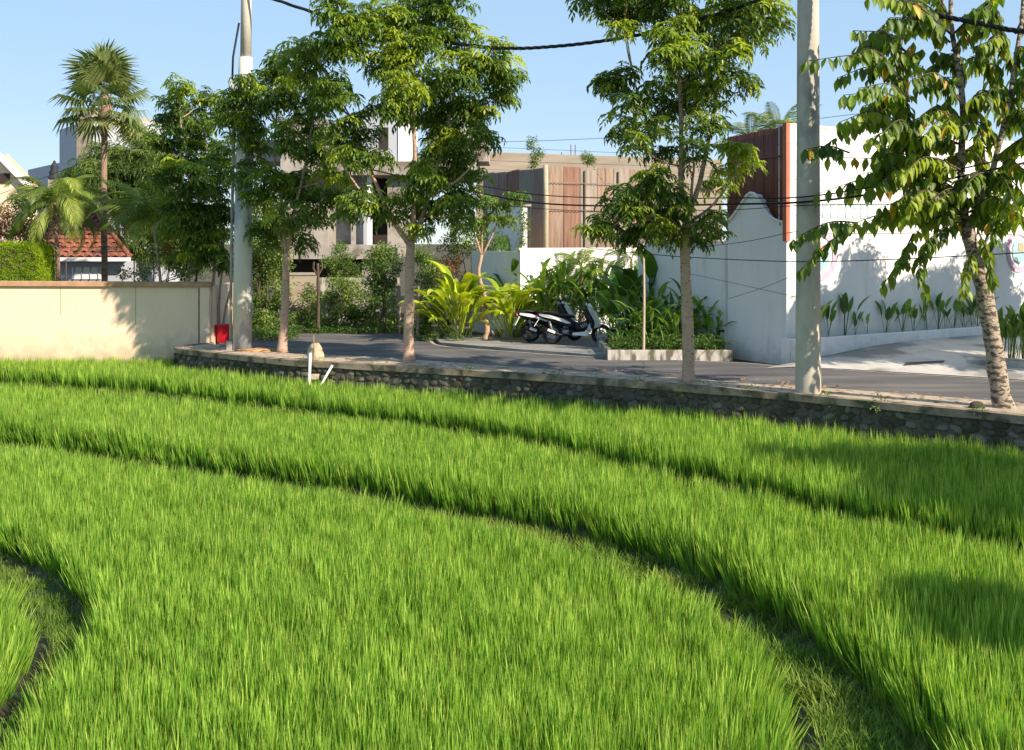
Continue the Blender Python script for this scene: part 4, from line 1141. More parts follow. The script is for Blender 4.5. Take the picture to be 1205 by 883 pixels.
shrub('flowering_shrub', 'small orange flowering shrub beside the yellow palm stalks', 'shrub', 33.6, [(200, 283, 8), (205, 292, 6), (196, 295, 5)], 1.6, LM['dry'], TUFT_S, 45, sc=1.2, stems=2, base=(200, 335))
shrub('shrub', 'low garden shrubs with reddish leaves along the back of the cream wall', 'shrub', 32.6, [(150, 318, 9), (165, 325, 8), (215, 322, 9), (235, 320, 9), (180, 322, 8)], 1.2, LM['shrub'], TUFT_S, 46, sc=1.3, stems=4, base=(185, 336))
for px, t, k in ((79, 306, 0), (159, 304, 1), (182, 306, 2), (232, 296, 3)):   # thin posts standing on the coping
    q = P(px, 331, 31.3)
    o = MB().tube([(0, 0, -.05), (0, 0, (331 - t) / F * 31.3)], .018 if k < 3 else .035, 6).build('fence_post', M['bark_dark'], loc=(q.x, 31.22, 1.74))
    tag(o, ('thin post on the cream wall just right of the short palm', 'thin dark post on the cream wall right of the tall fan palm', 'thin post on the cream wall beside the yellow palm stalks', 'thick rusty post near the right end of the cream wall')[k], 'post', 'posts standing on the cream wall')

# ---- houses at the left
hs = empty('house', (-14, 40, 0), 0, 'low house with an orange clay tile hip roof behind the short palm', 'house')
def hl(px, py, Y): q = P(px, py, Y); return Vector((q.x + 14, Y - 40, q.z))
e0, e1 = hl(38, 303, 38), hl(152, 303, 38); r0_, r1_ = hl(62, 240, 42), hl(104, 240, 42); e2 = hl(162, 300, 44)
b = MB(); b.add([e0, e1, r1_, r0_], [(0, 1, 2, 3)]); b.add([e1, e2, r1_], [(0, 1, 2)]); e3 = Vector((e0.x, e2.y, e0.z)); b.add([e3, e0, r0_], [(0, 1, 2)]); b.add([e2, e3, r0_, r1_], [(0, 1, 2, 3)])
b.build('roof_deck', M['rooftile'], hs)
# courses of tiles on the two slopes facing the photo
V, T, off = [], [], 0
def slope_tiles(A, B, Cc, D, nrow, w):
    global off
    n = (B - A).cross(D - A).normalized()
    if n.z < 0: n = -n
    for r in range(nrow):
        a0, a1 = A.lerp(D, r / nrow), B.lerp(Cc, r / nrow); c0, c1 = A.lerp(D, (r + 1.12) / nrow), B.lerp(Cc, (r + 1.12) / nrow)
        m_ = max(1, int((a1 - a0).length / w))
        for k in range(m_):
            u0, u1 = k / m_, (k + .95) / m_
            h = .055 + R.uniform(-.01, .01); um = (u0 + u1) / 2
            V.extend([a0.lerp(a1, u0) + n * .02, a0.lerp(a1, um) + n * (h + .035), a0.lerp(a1, u1) + n * .02, c0.lerp(c1, u1) + n * .005, c0.lerp(c1, um) + n * .03, c0.lerp(c1, u0) + n * .005])
            T.extend([(off, off + 1, off + 4, off + 5), (off + 1, off + 2, off + 3, off + 4)]); off += 6
slope_tiles(e0, e1, r1_, r0_, 13, .3); slope_tiles(e1, e2, r1_ + Vector((.02, 0, 0)), r1_, 13, .3)
o = link('roof_tiles', mesh_np('roof_tiles', np.array([tuple(v) for v in V]), np.array(T), [M['rooftile']]), hs); o['kind'] = 'stuff'
MB().tube([r0_ + Vector((0, 0, .04)), r1_ + Vector((0, 0, .04))], .09, 8).build('ridge_cap', M['rooftile'], hs)
MB().tube([r1_ + Vector((0, 0, .04)), e1 + Vector((0, 0, .06))], .08, 8).build('hip_cap', M['rooftile'], hs)
MB().tube([r0_ + Vector((0, 0, .04)), e0 + Vector((0, 0, .06))], .08, 8).build('hip_cap', M['rooftile'], hs)
MB().box(((e0.x + e1.x) / 2, e0.y - .05, e0.z - .07), (e1.x - e0.x + .1, .14, .13)).build('gutter', M['white'], hs)
MB().box(((e0.x + e1.x) / 2, e0.y + 2.9, e0.z / 2 - .1), (e1.x - e0.x - .7, 5, e0.z - .1)).build('wall', M['plaster_grey'], hs)
q = hl(97, 322, 38); MB().box((q.x, q.y + .38, q.z), (1.0, .06, .42)).build('window', M['white'], hs)
for k in range(4): MB().box((q.x - .42 + .28 * k, q.y + .33, q.z), (.03, .03, .42)).build('window_bar', M['plaster_grey'], hs)
q = hl(64, 240, 42); t0 = hl(64, 214, 42)
MB().box((q.x, q.y, (q.z + t0.z) / 2), (.34, .34, t0.z - q.z + .3)).build('chimney', M['beigewall'], hs)
b = MB(); b.lathe([(.24, 0), (.24, .06), (.16, .1), (.2, .22), (.12, .35), (.15, .42), (.03, .68), (0, .7)], c=(q.x, q.y, t0.z + .12), n=12); b.build('finial', M['finial'], hs, smooth=True)

gb = empty('building', (-27, 62, 0), 0, 'stepped grey-white building far behind the fan palm', 'building')
def gl(px, py, Y): q = P(px, py, Y); return Vector((q.x + 27, Y - 62, q.z))
def block(root, name, px0, px1, pt, Y, d, m, zb=0.0, skew=0.0, org=None):
    q0, q1 = P(px0, pt, Y), P(px1, pt, Y); o_ = root.location; h = q0.z - zb
    return MB().box(((q0.x + q1.x) / 2 - o_.x, Y + d / 2 - o_.y, zb + h / 2 - o_.z), (q1.x - q0.x, d, h)).build(name, m, root)
def gwall(name, pa, Ya, pb, Yb, pt, m, zb=0.0, th=.4, Yt=60):
    a, c = P(pa, 0, Ya), P(pb, 0, Yb); o_ = gb.location; z = P(0, pt, Yt).z
    MB().wall((a.x - o_.x, a.y - o_.y), (c.x - o_.x, c.y - o_.y), zb, z, th).build(name, m, gb)
gwall('low_wing', 33, 72, 108, 60, 183, M['plaster_grey'], th=5)
gwall('tower', 70, 66, 108.2, 59.9, 140, M['plaster_grey'], th=4)
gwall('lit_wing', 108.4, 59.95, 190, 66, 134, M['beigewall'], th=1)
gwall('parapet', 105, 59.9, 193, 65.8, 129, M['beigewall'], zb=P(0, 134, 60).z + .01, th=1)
gh = empty('house', (-26, 56, 0), 0, 'cream gable-ended house at the far left edge behind the shrubs', 'house')
def gg(px, py, Y): q = P(px, py, Y); return Vector((q.x + 26, Y - 56, q.z))
a0, a1, ap = gg(-55, 216, 56), gg(29, 216, 56), gg(-8, 178, 56)
b = MB(); b.add([Vector((a0.x, 0, 0)), Vector((a1.x, 0, 0)), a1, ap, a0, Vector((a0.x, 1.6, 0)), Vector((a1.x, 1.6, 0)), a1 + Vector((0, 1.6, 0)), ap + Vector((0, 1.6, 0)), a0 + Vector((0, 1.6, 0))],
      [(0, 1, 2, 3, 4), (9, 8, 7, 6, 5), (1, 6, 7, 2), (0, 4, 9, 5)]); b.build('wall', M['cream'], gh)
for s_, e_ in ((a0, ap), (ap, a1)):
    d = (e_ - s_).normalized(); n = Vector((-d.z, 0, d.x)) * .15
    s2_, e2_ = s_ - d * .3 if s_ is a0 else s_, e_ + d * .5 if e_ is a1 else e_
    V = [s2_ + Vector((0, -.35, 0)), e2_ + Vector((0, -.35, 0)), e2_ + n + Vector((0, -.35, 0)), s2_ + n + Vector((0, -.35, 0))]
    b = MB(); b.add(V + [v + Vector((0, .6, 0)) for v in V], [(0, 1, 2, 3), (7, 6, 5, 4), (0, 4, 5, 1), (1, 5, 6, 2), (2, 6, 7, 3), (3, 7, 4, 0)]); b.build('roof_slope', M['white'], gh)
q = gg(6, 210, 56); MB().box((q.x, -.03, q.z), (.5, .08, .5)).build('vent', M['darkroom'], gh)

# ------------------------------------------------------------------ unfinished building, low walls and thicket in the middle
ub = empty('unfinished_building', (-6, 44, 0), 0, 'unfinished raw concrete building half hidden behind the two central street trees', 'building')
def ublk(name, px0, px1, pt, pb, Y, d, m):
    q0, q1 = P(px0, pt, Y), P(px1, pb, Y)
    return MB().box(((q0.x + q1.x) / 2 + 6, Y + d / 2 - 44, (q0.z + q1.z) / 2), (q1.x - q0.x, d, q0.z - q1.z)).build(name, m, ub)
ublk('upper_wall', 330, 386, 140, 289, 46, 3.0, M['bareconc'])
ublk('upper_wall', 386, 413, 206, 289, 46.2, 3.0, M['bareconc'])
ublk('upper_wall', 418, 433, 206, 289, 46.1, 1.0, M['plaster_grey'])
ublk('column', 413, 418, 200, 289, 45.6, .35, M['bareconc'])
ublk('column', 432, 437, 200, 289, 45.4, .35, M['white'])
ublk('column', 456, 480, 196, 292, 45.5, .6, M['bareconc'])
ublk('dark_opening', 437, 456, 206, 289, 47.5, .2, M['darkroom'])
ublk('floor_slab', 330, 462, 288, 305, 44.6, 6.0, M['bareconc'])
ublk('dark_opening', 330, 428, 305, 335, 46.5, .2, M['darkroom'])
ublk('column', 426, 440, 305, 340, 44.9, .5, M['bareconc'])
ublk('upper_slab', 330, 560, 190, 206, 45.0, 6.0, M['bareconc'])
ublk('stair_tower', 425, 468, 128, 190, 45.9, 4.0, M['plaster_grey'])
ublk('tower_lit_face', 468.5, 482, 124, 190, 45.85, 4.0, M['white'])  # sunlit side of the grey tower, its light put into a white colour
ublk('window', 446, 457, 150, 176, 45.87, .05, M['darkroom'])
ublk('parapet', 505, 575, 150, 190, 47.0, 3.0, M['bareconc'])
ublk('parapet', 300, 428, 165, 190, 47.0, 3.0, M['bareconc'])

lw_ = empty('low_wall', P(370, 395, 38), 0, 'weathered bare block wall with a whitewashed end behind the thicket', 'wall')
def lwl(px): q = P(px, 300, 38); return (q.x - lw_.location.x, 0)
z0 = -lw_.location.z
MB().wall(lwl(336), lwl(372), z0 - .1, z0 + P(0, 324, 38).z, .2).build('block_panel', M['beigewall'], lw_)
MB().wall(lwl(372.3), lwl(470), z0 - .1, z0 + P(0, 327, 38).z, .18).build('whitewashed_panel', M['whitecurb'], lw_)
MB().wall((lwl(334)[0], -.03), (lwl(372)[0], -.03), z0 + P(0, 324, 38).z + .003, z0 + P(0, 321, 38).z, .26).build('coping', M['bareconc'], lw_)

grp = 'shrubs of the roadside thicket'
shrub('shrub', 'bushy green shrub filling the gap between the pale pole and the slender street tree', 'shrub', 36.0, [(305, 250, 24), (315, 290, 24), (300, 320, 22), (320, 345, 22), (302, 365, 20), (322, 310, 20), (318, 385, 18), (298, 390, 14), (325, 265, 20), (335, 380, 12)], 1.0, LM['shrub'], TUFT, 51, sc=1.15, stems=4, base=(310, 398), stemr=.04)
shrub('shrub', 'sunlit leafy shrub in front of the bare block wall', 'shrub', 36.6, [(362, 345, 10), (370, 355, 12, 0, .7), (355, 372, 12), (372, 378, 12), (345, 385, 9)], 1.3, LM['shrub'], TUFT, 52, group=grp, sc=.9, stems=3, base=(362, 396))
shrub('shrub', 'broad mound of tangled green climbers over the whitewashed wall', 'shrub', 36.9, [(400, 350, 16), (415, 340, 14, 0, .7), (425, 360, 18), (405, 375, 18), (385, 385, 12), (430, 382, 16), (450, 350, 16), (455, 378, 16), (395, 330, 10)], 1.3, LM['shrub'], TUFT, 53, group=grp, sc=.95, stems=4, base=(415, 397))
shrub('shrub', 'leafy climber hanging over the raw concrete slab', 'shrub', 41.0, [(405, 300, 11), (395, 312, 11), (412, 318, 11), (385, 308, 8), (420, 330, 9), (400, 290, 8)], 1.2, LM['feather'], TUFT, 54, group=grp, stems=2, base=(405, 350), sc=.9)
shrub('shrub', 'dark young tree left of the central trunk', 'shrub', 34.6, [(445, 305, 16), (455, 325, 16), (440, 335, 14), (452, 295, 12), (465, 310, 12), (436, 315, 10)], 1.2, LM['shrub'], TUFT, 55, group=grp, stems=2, base=(448, 398), stemr=.03, young=.1)
shrub('shrub', 'shaded shrub right of the central trunk with leafy upper shoots', 'shrub', 34.3, [(510, 320, 14), (500, 335, 14), (525, 340, 14), (505, 360, 14), (520, 370, 14), (495, 300, 12, 0, .7), (500, 380, 14)], 1.2, LM['shrub'], TUFT, 56, group=grp, stems=2, base=(505, 400), stemr=.03)
shrub('dry_shrub', 'withered reddish-brown shrub beside the yellow-green ginger clump', 'shrub', 36.5, [(525, 318, 16), (540, 330, 13), (510, 330, 12), (530, 345, 12), (535, 305, 10)], 1.2, LM['dry'], TUFT_S, 57, stems=3, sc=1.2, base=(525, 395), stemr=.02)
shrub('shrub', 'low bluish-green weedy mound at the kerb below the ginger clump', 'shrub', 32.2, [(505, 395, 10), (520, 392, 10), (535, 395, 9), (495, 398, 8), (548, 396, 7)], 1.7, LM['shrub'], TUFT_S, 58, sc=1.0, base=(515, 404), young=0)
shrub('shrub', 'tall dark shrubs behind the ginger clump', 'shrub', 35.6, [(555, 290, 16), (540, 275, 14), (575, 300, 12), (560, 265, 14), (530, 290, 12), (585, 285, 10)], 1.0, LM['shrub'], TUFT, 59, group=grp, stems=3, base=(555, 395), stemr=.025)
# low weeds along the far kerb
kp = []
for i in range(260):
    px = R.uniform(335, 500); q = G(px, R.uniform(388, 394)); kp.append(np.array([q.x, q.y + .2, .05]))
for i in range(170):
    px = R.uniform(296, 345); q = G(px, R.uniform(391, 402)); kp.append(np.array([q.x, q.y + .3, .05]))
o = foliage('roadside_weeds', None, kp, [R.uniform(.7, 1.5) for _ in kp], [R.uniform(0, .45) for _ in kp], LM['shrub'], TUFT_S)
tag(o, 'low weeds and ground cover along the far side of the road', kind='stuff')

def stake(px, top, bot, Y, r, m, lab, name='stake', cat='post', lean=0, fork=False):
    q = P(px, bot, Y); h = (bot - top) / F * Y
    root = empty(name, q, 0, lab, cat)
    MB().tube(curve_pts([(0, 0, -.05), (lean * .5 + .02, 0, h * .5), (lean, 0, h)], 8), [r * (1.1 - .04 * i) for i in range(9)], 7).build('shaft', m, root, smooth=True)
    if fork:
        for s in (-1, 1): MB().tube([(lean, 0, h * .82), (lean + s * .14, 0, h * .93), (lean + s * .12, 0, h * 1.02)], r * .6, 6).build('prong', m, root)
    return root
stake(374, 310, 396, 34.8, .055, M['bark_dark'], 'dark forked stump standing in front of the whitewashed wall', fork=True)
stake(470, 335, 396, 34.4, .04, M['lime_trunk'], 'pale bare sapling trunk just left of the central street tree', 'sapling', 'sapling')
stake(491, 335, 400, 33.5, .05, M['lime_trunk'], 'pale bare sapling trunk just right of the central street tree', 'sapling', 'sapling', .05)
stake(757, 283, 423, 26.9, .035, M['bamboo'], 'tall thin bamboo cane upright at the corner of the planter curb', 'cane', 'cane')

# small frangipani tree in front of the ginger clump
ft = empty('young_tree', P(571, 401, 32.0), 0, 'young tree with a knotted pinkish trunk growing through the yellow-green ginger clump', 'tree')
fo = Vector(ft.location)
def fl(px, py, dy=0): return P(px, py, 32.0 + dy) - fo
limb([fl(571, 402), fl(573, 385), fl(568, 365), fl(570, 345), fl(563, 325), fl(567, 300)], .085, .05, M['bark_pale'], ft, 'trunk', 16, 9, .012)
for ctrl in ([(567, 302), (560, 280), (553, 262)], [(567, 302), (578, 280), (585, 262)], [(567, 305), (567, 270), (565, 250)]):
    limb([fl(*c) for c in ctrl], .035, .018, M['bark_pale'], ft, 'branch', 6, 6)
C, S, Tn = [], [], []
for px, py in ((548, 255), (560, 240), (575, 235), (590, 245), (600, 238), (610, 232), (585, 258), (565, 262), (545, 270), (595, 262)):
    C += [np.array(fl(px + R.uniform(-5, 5), py + R.uniform(-4, 4), R.uniform(-.3, .3))) for _ in range(4)]; S += [.9] * 4; Tn += [R.uniform(.3, .8)] * 4
foliage('crown', ft, C, S, Tn, LM['shrub'], ROS)

# ------------------------------------------------------------------ rusty sheet fence, long bare wall, small white block
rf = empty('sheet_fence', P(642, 300, 38), 0, 'tall fence of rusty corrugated sheets rising above the white garden wall', 'fence')
ro = Vector(rf.location)
def corr(a, b_, z0, z1a, z1b, m, root, org, name='panel'):
    a = Vector(a); b_ = Vector(b_); d = (b_ - a); L = d.length; d.normalize(); n = Vector((d.y, -d.x)); m_ = 2 * max(3, int(L / .13)) ; V, T = [], []
    for k in range(m_ + 1):
        t = k / m_; p = a + d * L * t + n * (.022 if k % 2 else -.022)
        V += [(p.x - org.x, p.y - org.y, z0 - org.z), (p.x - org.x, p.y - org.y, z1a + (z1b - z1a) * t - org.z)]
    for k in range(m_): T.append((2 * k, 2 * k + 2, 2 * k + 3, 2 * k + 1))
    o = link(name, mesh_np(name, np.array(V), np.array(T), [m]), root)
    s = o.modifiers.new('sheet', 'SOLIDIFY'); s.thickness = .004
    return o
cA, cB, cC = P(642, 196, 38), P(568, 205, 42.4), P(778, 200.4, 40.2)
mats_ = [M['rust_a'], M['rust_b'], M['rust_c'], M['rust_a']]
for (s_, e_, n_, seq) in ((cA, cC, 7, (0, 1, 2, 0, 2, 0, 2)), (cB, cA, 5, (2, 0, 1, 2, 0))):
    for k in range(n_):
        a = s_.lerp(e_, k / n_); c = s_.lerp(e_, (k + 1.03) / n_); off_ = Vector((0, (.02 if k % 2 else 0)))
        corr((a.x, a.y + off_.y), (c.x, c.y + off_.y), 0.0, a.z + R.uniform(-.04, .03), c.z + R.uniform(-.04, .03), mats_[seq[k]], rf, ro)
q = cA - ro; MB().tube([(q.x, q.y - .05, -ro.z), (q.x + .02, q.y - .05, q.z * .5), (q.x, q.y - .05, q.z + .05)], .085, 8).build('corner_post', M['bamboo'], rf, smooth=True)
for t in (.33, .62, .97):
    a = cA.lerp(cC, t) - ro; MB().tube([(a.x, a.y - .06, -ro.z), (a.x, a.y - .06, a.z - .1)], .03, 6).build('batten', M['rust_c'], rf)
for zz_ in (.55, 1.5):
    a, c = cA - ro, cC - ro; MB().tube([(a.x, a.y - .08, a.z - zz_), (c.x, c.y - .08, c.z - zz_)], .012, 6).build('rail', M['rust_c'], rf)

bwl = empty('concrete_wall', P(680, 230, 52), 0, 'long bare beige wall against the sky behind the rusty fence', 'wall')
bo = Vector(bwl.location)
q0, q1 = P(560, 178, 52), P(850, 190, 52)
for k in range(4):
    za, zb_ = 0.0 if k == 0 else q0.z - (4 - k) * .42, q0.z - (3 - k) * .42
    b = MB(); b.wall((q0.x - bo.x, .012 * (k % 2)), (q1.x - bo.x, .012 * (k % 2)), za - bo.z, zb_ - bo.z - .025, .25, zb_ - bo.z - .025 - .38, za - bo.z - (.38 if k else 0)); b.build('course', M['beigewall'], bwl)
for px in (672, 677, 661): q = P(px, 184, 52); MB().tube([(q.x - bo.x, .1, q.z - bo.z - .3), (q.x - bo.x, .1, q.z - bo.z + (.55 if px != 661 else .2))], .02, 5).build('steel_bar', M['bark_dark'], bwl)
shrub('shrub', 'narrow pointed climber growing above the rusty fence corner', 'shrub', 44, [(628, 192, 6), (632, 182, 7, 0, .6), (627, 172, 5), (626, 165, 3)], 2.2, LM['feather'], TUFT_S, 61, sc=1.2, stems=1, base=(629, 300), stemr=.03)
shrub('shrub', 'small round tuft of green on top of the long bare wall', 'shrub', 50, [(691, 188, 6), (688, 184, 4), (696, 190, 4)], 2.2, LM['feather'], TUFT_S, 62, sc=1.3, stems=1, base=(691, 260), stemr=.03)

wb = empty('garden_building', P(600, 300, 36.5), 0, 'small white building corner with a climber on its edge beside the rusty fence', 'building')
wo = Vector(wb.location)
b = MB(); a, c = P(574, 243, 39), P(614, 243, 36.5)
b.wall((a.x - wo.x, a.y - wo.y), (c.x - wo.x, c.y - wo.y), -wo.z, c.z - wo.z, .2, None); b.build('wall', M['white'], wb)
b = MB(); b.wall((a.x - wo.x - .05, a.y - wo.y - .05), (c.x - wo.x + .05, c.y - wo.y - .05), c.z - wo.z + .003, c.z - wo.z + .07, .3); b.build('coping', M['bareconc'], wb)
shrub('climber', 'green climber hugging the edge of the small white building', 'climber', 36.3, [(616, 252, 5, 0), (617, 262, 5, 0), (617, 272, 5, 0), (616, 283, 6, 0)], 2.6, LM['shrub'], TUFT_S, 63, sc=1.0, stems=1, base=(617, 300))

# ------------------------------------------------------------------ white garden wall, gable wall, big white building
gw = empty('garden_wall', (3, 33, 0), 0, 'white garden wall behind the scooters and the planting bed', 'wall')
ga = Vector((.25, 33.0)); dirF = Vector((1.556, 1)).normalized()
gc = ga + dirF * 5.4; gd = Vector((4.1, 30.9))
def gwl(p): return (p.x - 3, p.y - 33)
MB().wall(gwl(ga), gwl(gc), 0, 2.62, .16).build('front_panel', M['white'], gw)
gb_ = Vector((-1.3, 35.4)); MB().wall(gwl(gb_), gwl(ga), 0, 2.58, .16).build('side_panel', M['white'], gw)
MB().wall((gwl(ga)[0] - .03, gwl(ga)[1] - .04), gwl(gc), 2.623, 2.68, .24).build('coping', M['white'], gw)
# shaded side wall running back from the gable
Lx, Ly = 5.42, 27.75
s0 = Vector((3.6, 31.5))
MB().wall(gwl(s0), gwl(Vector((Lx - .05, Ly + .1))), -.05, 2.84, .16).build('yard_panel', M['white'], gw)
MB().wall(gwl(s0 + Vector((-.03, -.02))), gwl(Vector((Lx - .06, Ly + .08))), 2.843, 2.88, .22).build('yard_coping', M['white'], gw)
q = Vector((5.30, 27.85)); MB().tube([(q.x - 3 - .12, q.y - 33, .62), (q.x - 3 + .05, q.y - 33, .62)], .03, 8).build('spout', M['black'], gw)

# gable-ended gate wall
A_, B_ = Vector((5.42, 27.75)), Vector((6.45, 25.95))
gt = empty('gate_wall', (A_.x, A_.y, 0), 0, 'tall white wall end with a stepped ogee gable beside the gate ramp', 'wall')
dG = (B_ - A_); LG = dG.length; angG = math.atan2(dG.y, dG.x)
def zat(px, py):      # height on the wall plane below a given photo point
    k = (px - 602.5) / F; t = (A_.x - k * A_.y) / (k * dG.y - dG.x); Y = A_.y + dG.y * t
    return t * LG, H - (py - YH) / F * Y
prof = [(857, 262), (862, 257), (867, 250), (873, 241), (879, 232), (884, 228), (889, 229), (894, 235), (899, 245), (905, 254), (912, 259), (919, 262), (925, 262)]
poly = [(0, -.15)] + [zat(*p) for p in prof] + [(LG, -.15)]
poly[1] = (0, poly[1][1]); poly[-2] = (LG, poly[-2][1])
MB().prism([(x, z) for x, z in poly][::-1], .2, Matrix.Rotation(angG, 4, 'Z') @ Matrix.Translation((0, .1, 0))).build('gable_panel', M['white'], gt)
# thin moulding on the ogee
pm = [Vector((x, -.03, z + .02)) for x, z in poly[1:-1]]
MB().tube([Matrix.Rotation(angG, 4, 'Z') @ p for p in pm], .035, 6).build('moulding', M['white'], gt, smooth=True)

big = empty('gate_building', (B_.x, B_.y, 0), 0, 'large white building with ringed wall medallions behind the gate ramp and the leaning tree', 'building')
nF = Vector((dirF.y, -dirF.x))           # outward normal of the facade
def fpt(s, z, off=0.0): return Vector((dirF.x * s + nF.x * off, dirF.y * s + nF.y * off, z))
Mf = Matrix.Rotation(math.atan2(dirF.y, dirF.x), 4, 'Z')
def fbox(name, s0_, s1_, z0_, z1_, off0, off1, m, parent=None, bev=0):
    """box on the facade: along s, height z, off = distance in front of the wall plane"""
    return MB().box(Mf @ Vector(((s0_ + s1_) / 2, -(off0 + off1) / 2, (z0_ + z1_) / 2)), (s1_ - s0_, off1 - off0, z1_ - z0_), rz=math.atan2(dirF.y, dirF.x)).build(name, m, parent or big, bevel=bev)
def fs(px, off=0.0):                      # facade distance under photo column px
    k = (px - 602.5) / F
    bx, by = B_.x + nF.x * off, B_.y + nF.y * off
    return (k * by - bx) / (dirF.x - k * dirF.y)
def fz(px, py, off=0.0):
    s = fs(px, off); Y = B_.y + nF.y * off + dirF.y * s; return H - (py - YH) / F * Y
ztop = 5.60
zmid = fz(930, 274)
fbox('lower_wall', .03, 14, -.1, zmid - .003, -.30, 0, M['white'])
for k in range(6):                        # boarded upper wall, one course above the other
    za, zb_ = zmid + (ztop - zmid) * k / 6, zmid + (ztop - zmid) * (k + 1) / 6
    fbox('board', .03, 14, za, zb_ - .012, -.28, .03 + .004 * (k % 2), M['white'])
fbox('parapet_cap', .02, 14.1, ztop, ztop + .05, -.34, .05, M['white'])
for k in range(3):                        # block grille in pale aqua
    for j in range(9):
        s = fs(948) + j * .27; z = fz(950, 268) + k * .24
        fbox('grille_block', s, s + .17, z, z + .14, .034, .05, M['aqua'])
fbox('wall_pier', fs(1168), fs(1171), -.1, 4.0, .002, .1, M['white'])
# red-brown corrugated side
dG2 = (A_ - B_).normalized()
sidez = ztop - .02
b_r = empty('red_sheet_wall', (B_.x, B_.y, 0), 0, 'red-brown corrugated sheet side of the white building above the ogee gable', 'wall')
br = Vector(b_r.location)
o1 = B_ + Vector((-.05, .05)); Lr = 6.1; dS = Vector((-.30, 1)).normalized()
k = (857 - 602.5) / F; tt_ = (k * o1.y - o1.x) / (dS.x - k * dS.y); Lr = abs(tt_)
for j in range(6):
    a = o1 + dS * Lr * j / 6; c = o1 + dS * Lr * (j + 1.03) / 6
    corr((a.x, a.y), (c.x, c.y), 3.25, sidez, sidez, M['red_sheet_shaded'], b_r, br)
MB().box((-.01, -.01, (2.9 + ztop) / 2 + .02), (.12, .12, ztop - 2.9 + .08), rz=math.atan2(dirF.y, dirF.x)).build('sunlit_edge', M['red_sheet_sunlit'], b_r)  # bright strip stands for sunlight on the sheet edge
for z in (3.8, 4.9): a = o1 - B_; c = o1 + dS * Lr - B_; MB().tube([(a.x - .03, a.y, z), (c.x - .03, c.y, z)], .02, 5).build('rail', M['red_sheet_shaded'], b_r)

def medallion(pxc, pyc, rad, lab):
    s = fs(pxc); z = fz(pxc, pyc); root = empty('wall_medallion', Vector((B_.x, B_.y, 0)) + fpt(s, z, .012), math.atan2(dirF.y, dirF.x), lab, 'wall decoration', 'round painted medallions on the white wall')
    def ring(r0, r1, y, n=40):
        V, Fc = [], []
        for i in range(n):
            a = 2 * math.pi * i / n
            for rr, yy in ((r0, y), (r1, y), (r1, y - .012), (r0, y - .012)): V.append((rr * math.cos(a), yy, rr * math.sin(a)))
        for i in range(n):
            j = (i + 1) % n
            for q_ in range(4): Fc.append((4 * i + q_, 4 * j + q_, 4 * j + (q_ + 1) % 4, 4 * i + (q_ + 1) % 4))
        return MB().add(V, Fc)
    ring(rad * .74, rad, 0).build('ring', M['pink'], root)
    ring(.01, rad * .56, 0).build('disc', M['teal'], root)
    MB().prism([(-.13 * rad, .05 * rad), (.3 * rad, 0), (.25 * rad, .42 * rad), (-.1 * rad, .38 * rad)], .01, Matrix.Translation((0, -.018, 0))).build('motif', M['orange'], root)
    for i in range(12):
        a = 2 * math.pi * i / 12; p = Vector((rad * .87 * math.cos(a), -.015, rad * .87 * math.sin(a)))
        MB().box(p, (rad * .13, .008, rad * .06), rot=(0, -a, 0)).build('fleck', M['white'], root)
medallion(964, 301, .62, 'pink ringed round medallion half hidden by the concrete pole')
medallion(1199, 296, .60, 'pink ringed round medallion at the right edge behind the leaning tree')

# planter curb and ramp in front of the facade
fbox('planter_curb', fs(936, .45) , fs(1158, .45), .0, fz(1000, 395.5, .45), .30, .45, M['white'], bev=.01)
fbox('planter_end', fs(936, .45) - .002, fs(936, .45) + .12, .0, fz(1000, 395.5, .45) - .004, .003, .298, M['white'])
fbox('planter_soil', fs(936, .45) + .12, fs(1158, .3), .0, fz(1000, 399, .3), .004, .30, M['soil'])
rl0, rl1 = fs(936, .46), fs(1165, .46)
q0 = Vector((B_.x, B_.y, 0)) + fpt(rl0 - .9, 0, .455); q1 = Vector((B_.x, B_.y, 0)) + fpt(rl1 + 2.5, 0, .455)
zr = fz(1000, 406, .46)
r1p = [(p[0], p[1]) for p in far if 6.25 < p[0] < 13.2]
bot = [(r1p[0][0], r1p[0][1])] + r1p[1:]
n_ = len(bot); V, Fc = [], []
for i, (x, y) in enumerate(bot):
    t = i / (n_ - 1); u = q0.lerp(q1, t)
    for j in range(5):
        w = j / 4; z = .02 + (zr - .02) * (w ** .8) * min(1, .0 + i / (.35 * n_))
        V.append((x + (u.x - x) * w, y + .02 + (u.y - y - .02) * w, z))
for i in range(n_ - 1):
    for j in range(4):
        a = 5 * i + j; Fc.append((a, a + 5, a + 6, a + 1))
rp = empty('gate_ramp', (0, 0, 0)); rp['kind'] = 'structure'; rp['label'] = 'pale concrete ramp rising from the road to the white building'
me = MB().add(V, Fc).mesh('ramp_surface', M['ramp'])
link('ramp_surface', me, rp)
from mathutils.bvhtree import BVHTree
bvh = BVHTree.FromPolygons(V, Fc)
def on_ramp(px, py):
    d = (P(px, py, 10) - Vector((0, 0, H))).normalized(); h = bvh.ray_cast(Vector((0, 0, H)), d)[0]
    return (h or G(px, py, .1)) + Vector((0, 0, .008))
MB().add([tuple(on_ramp(*p)) for p in ((1063, 430.5), (1066, 427), (1112, 424.5), (1110, 427))], [(0, 3, 2, 1)]).build('drain_grate', M['dark_line'], rp)
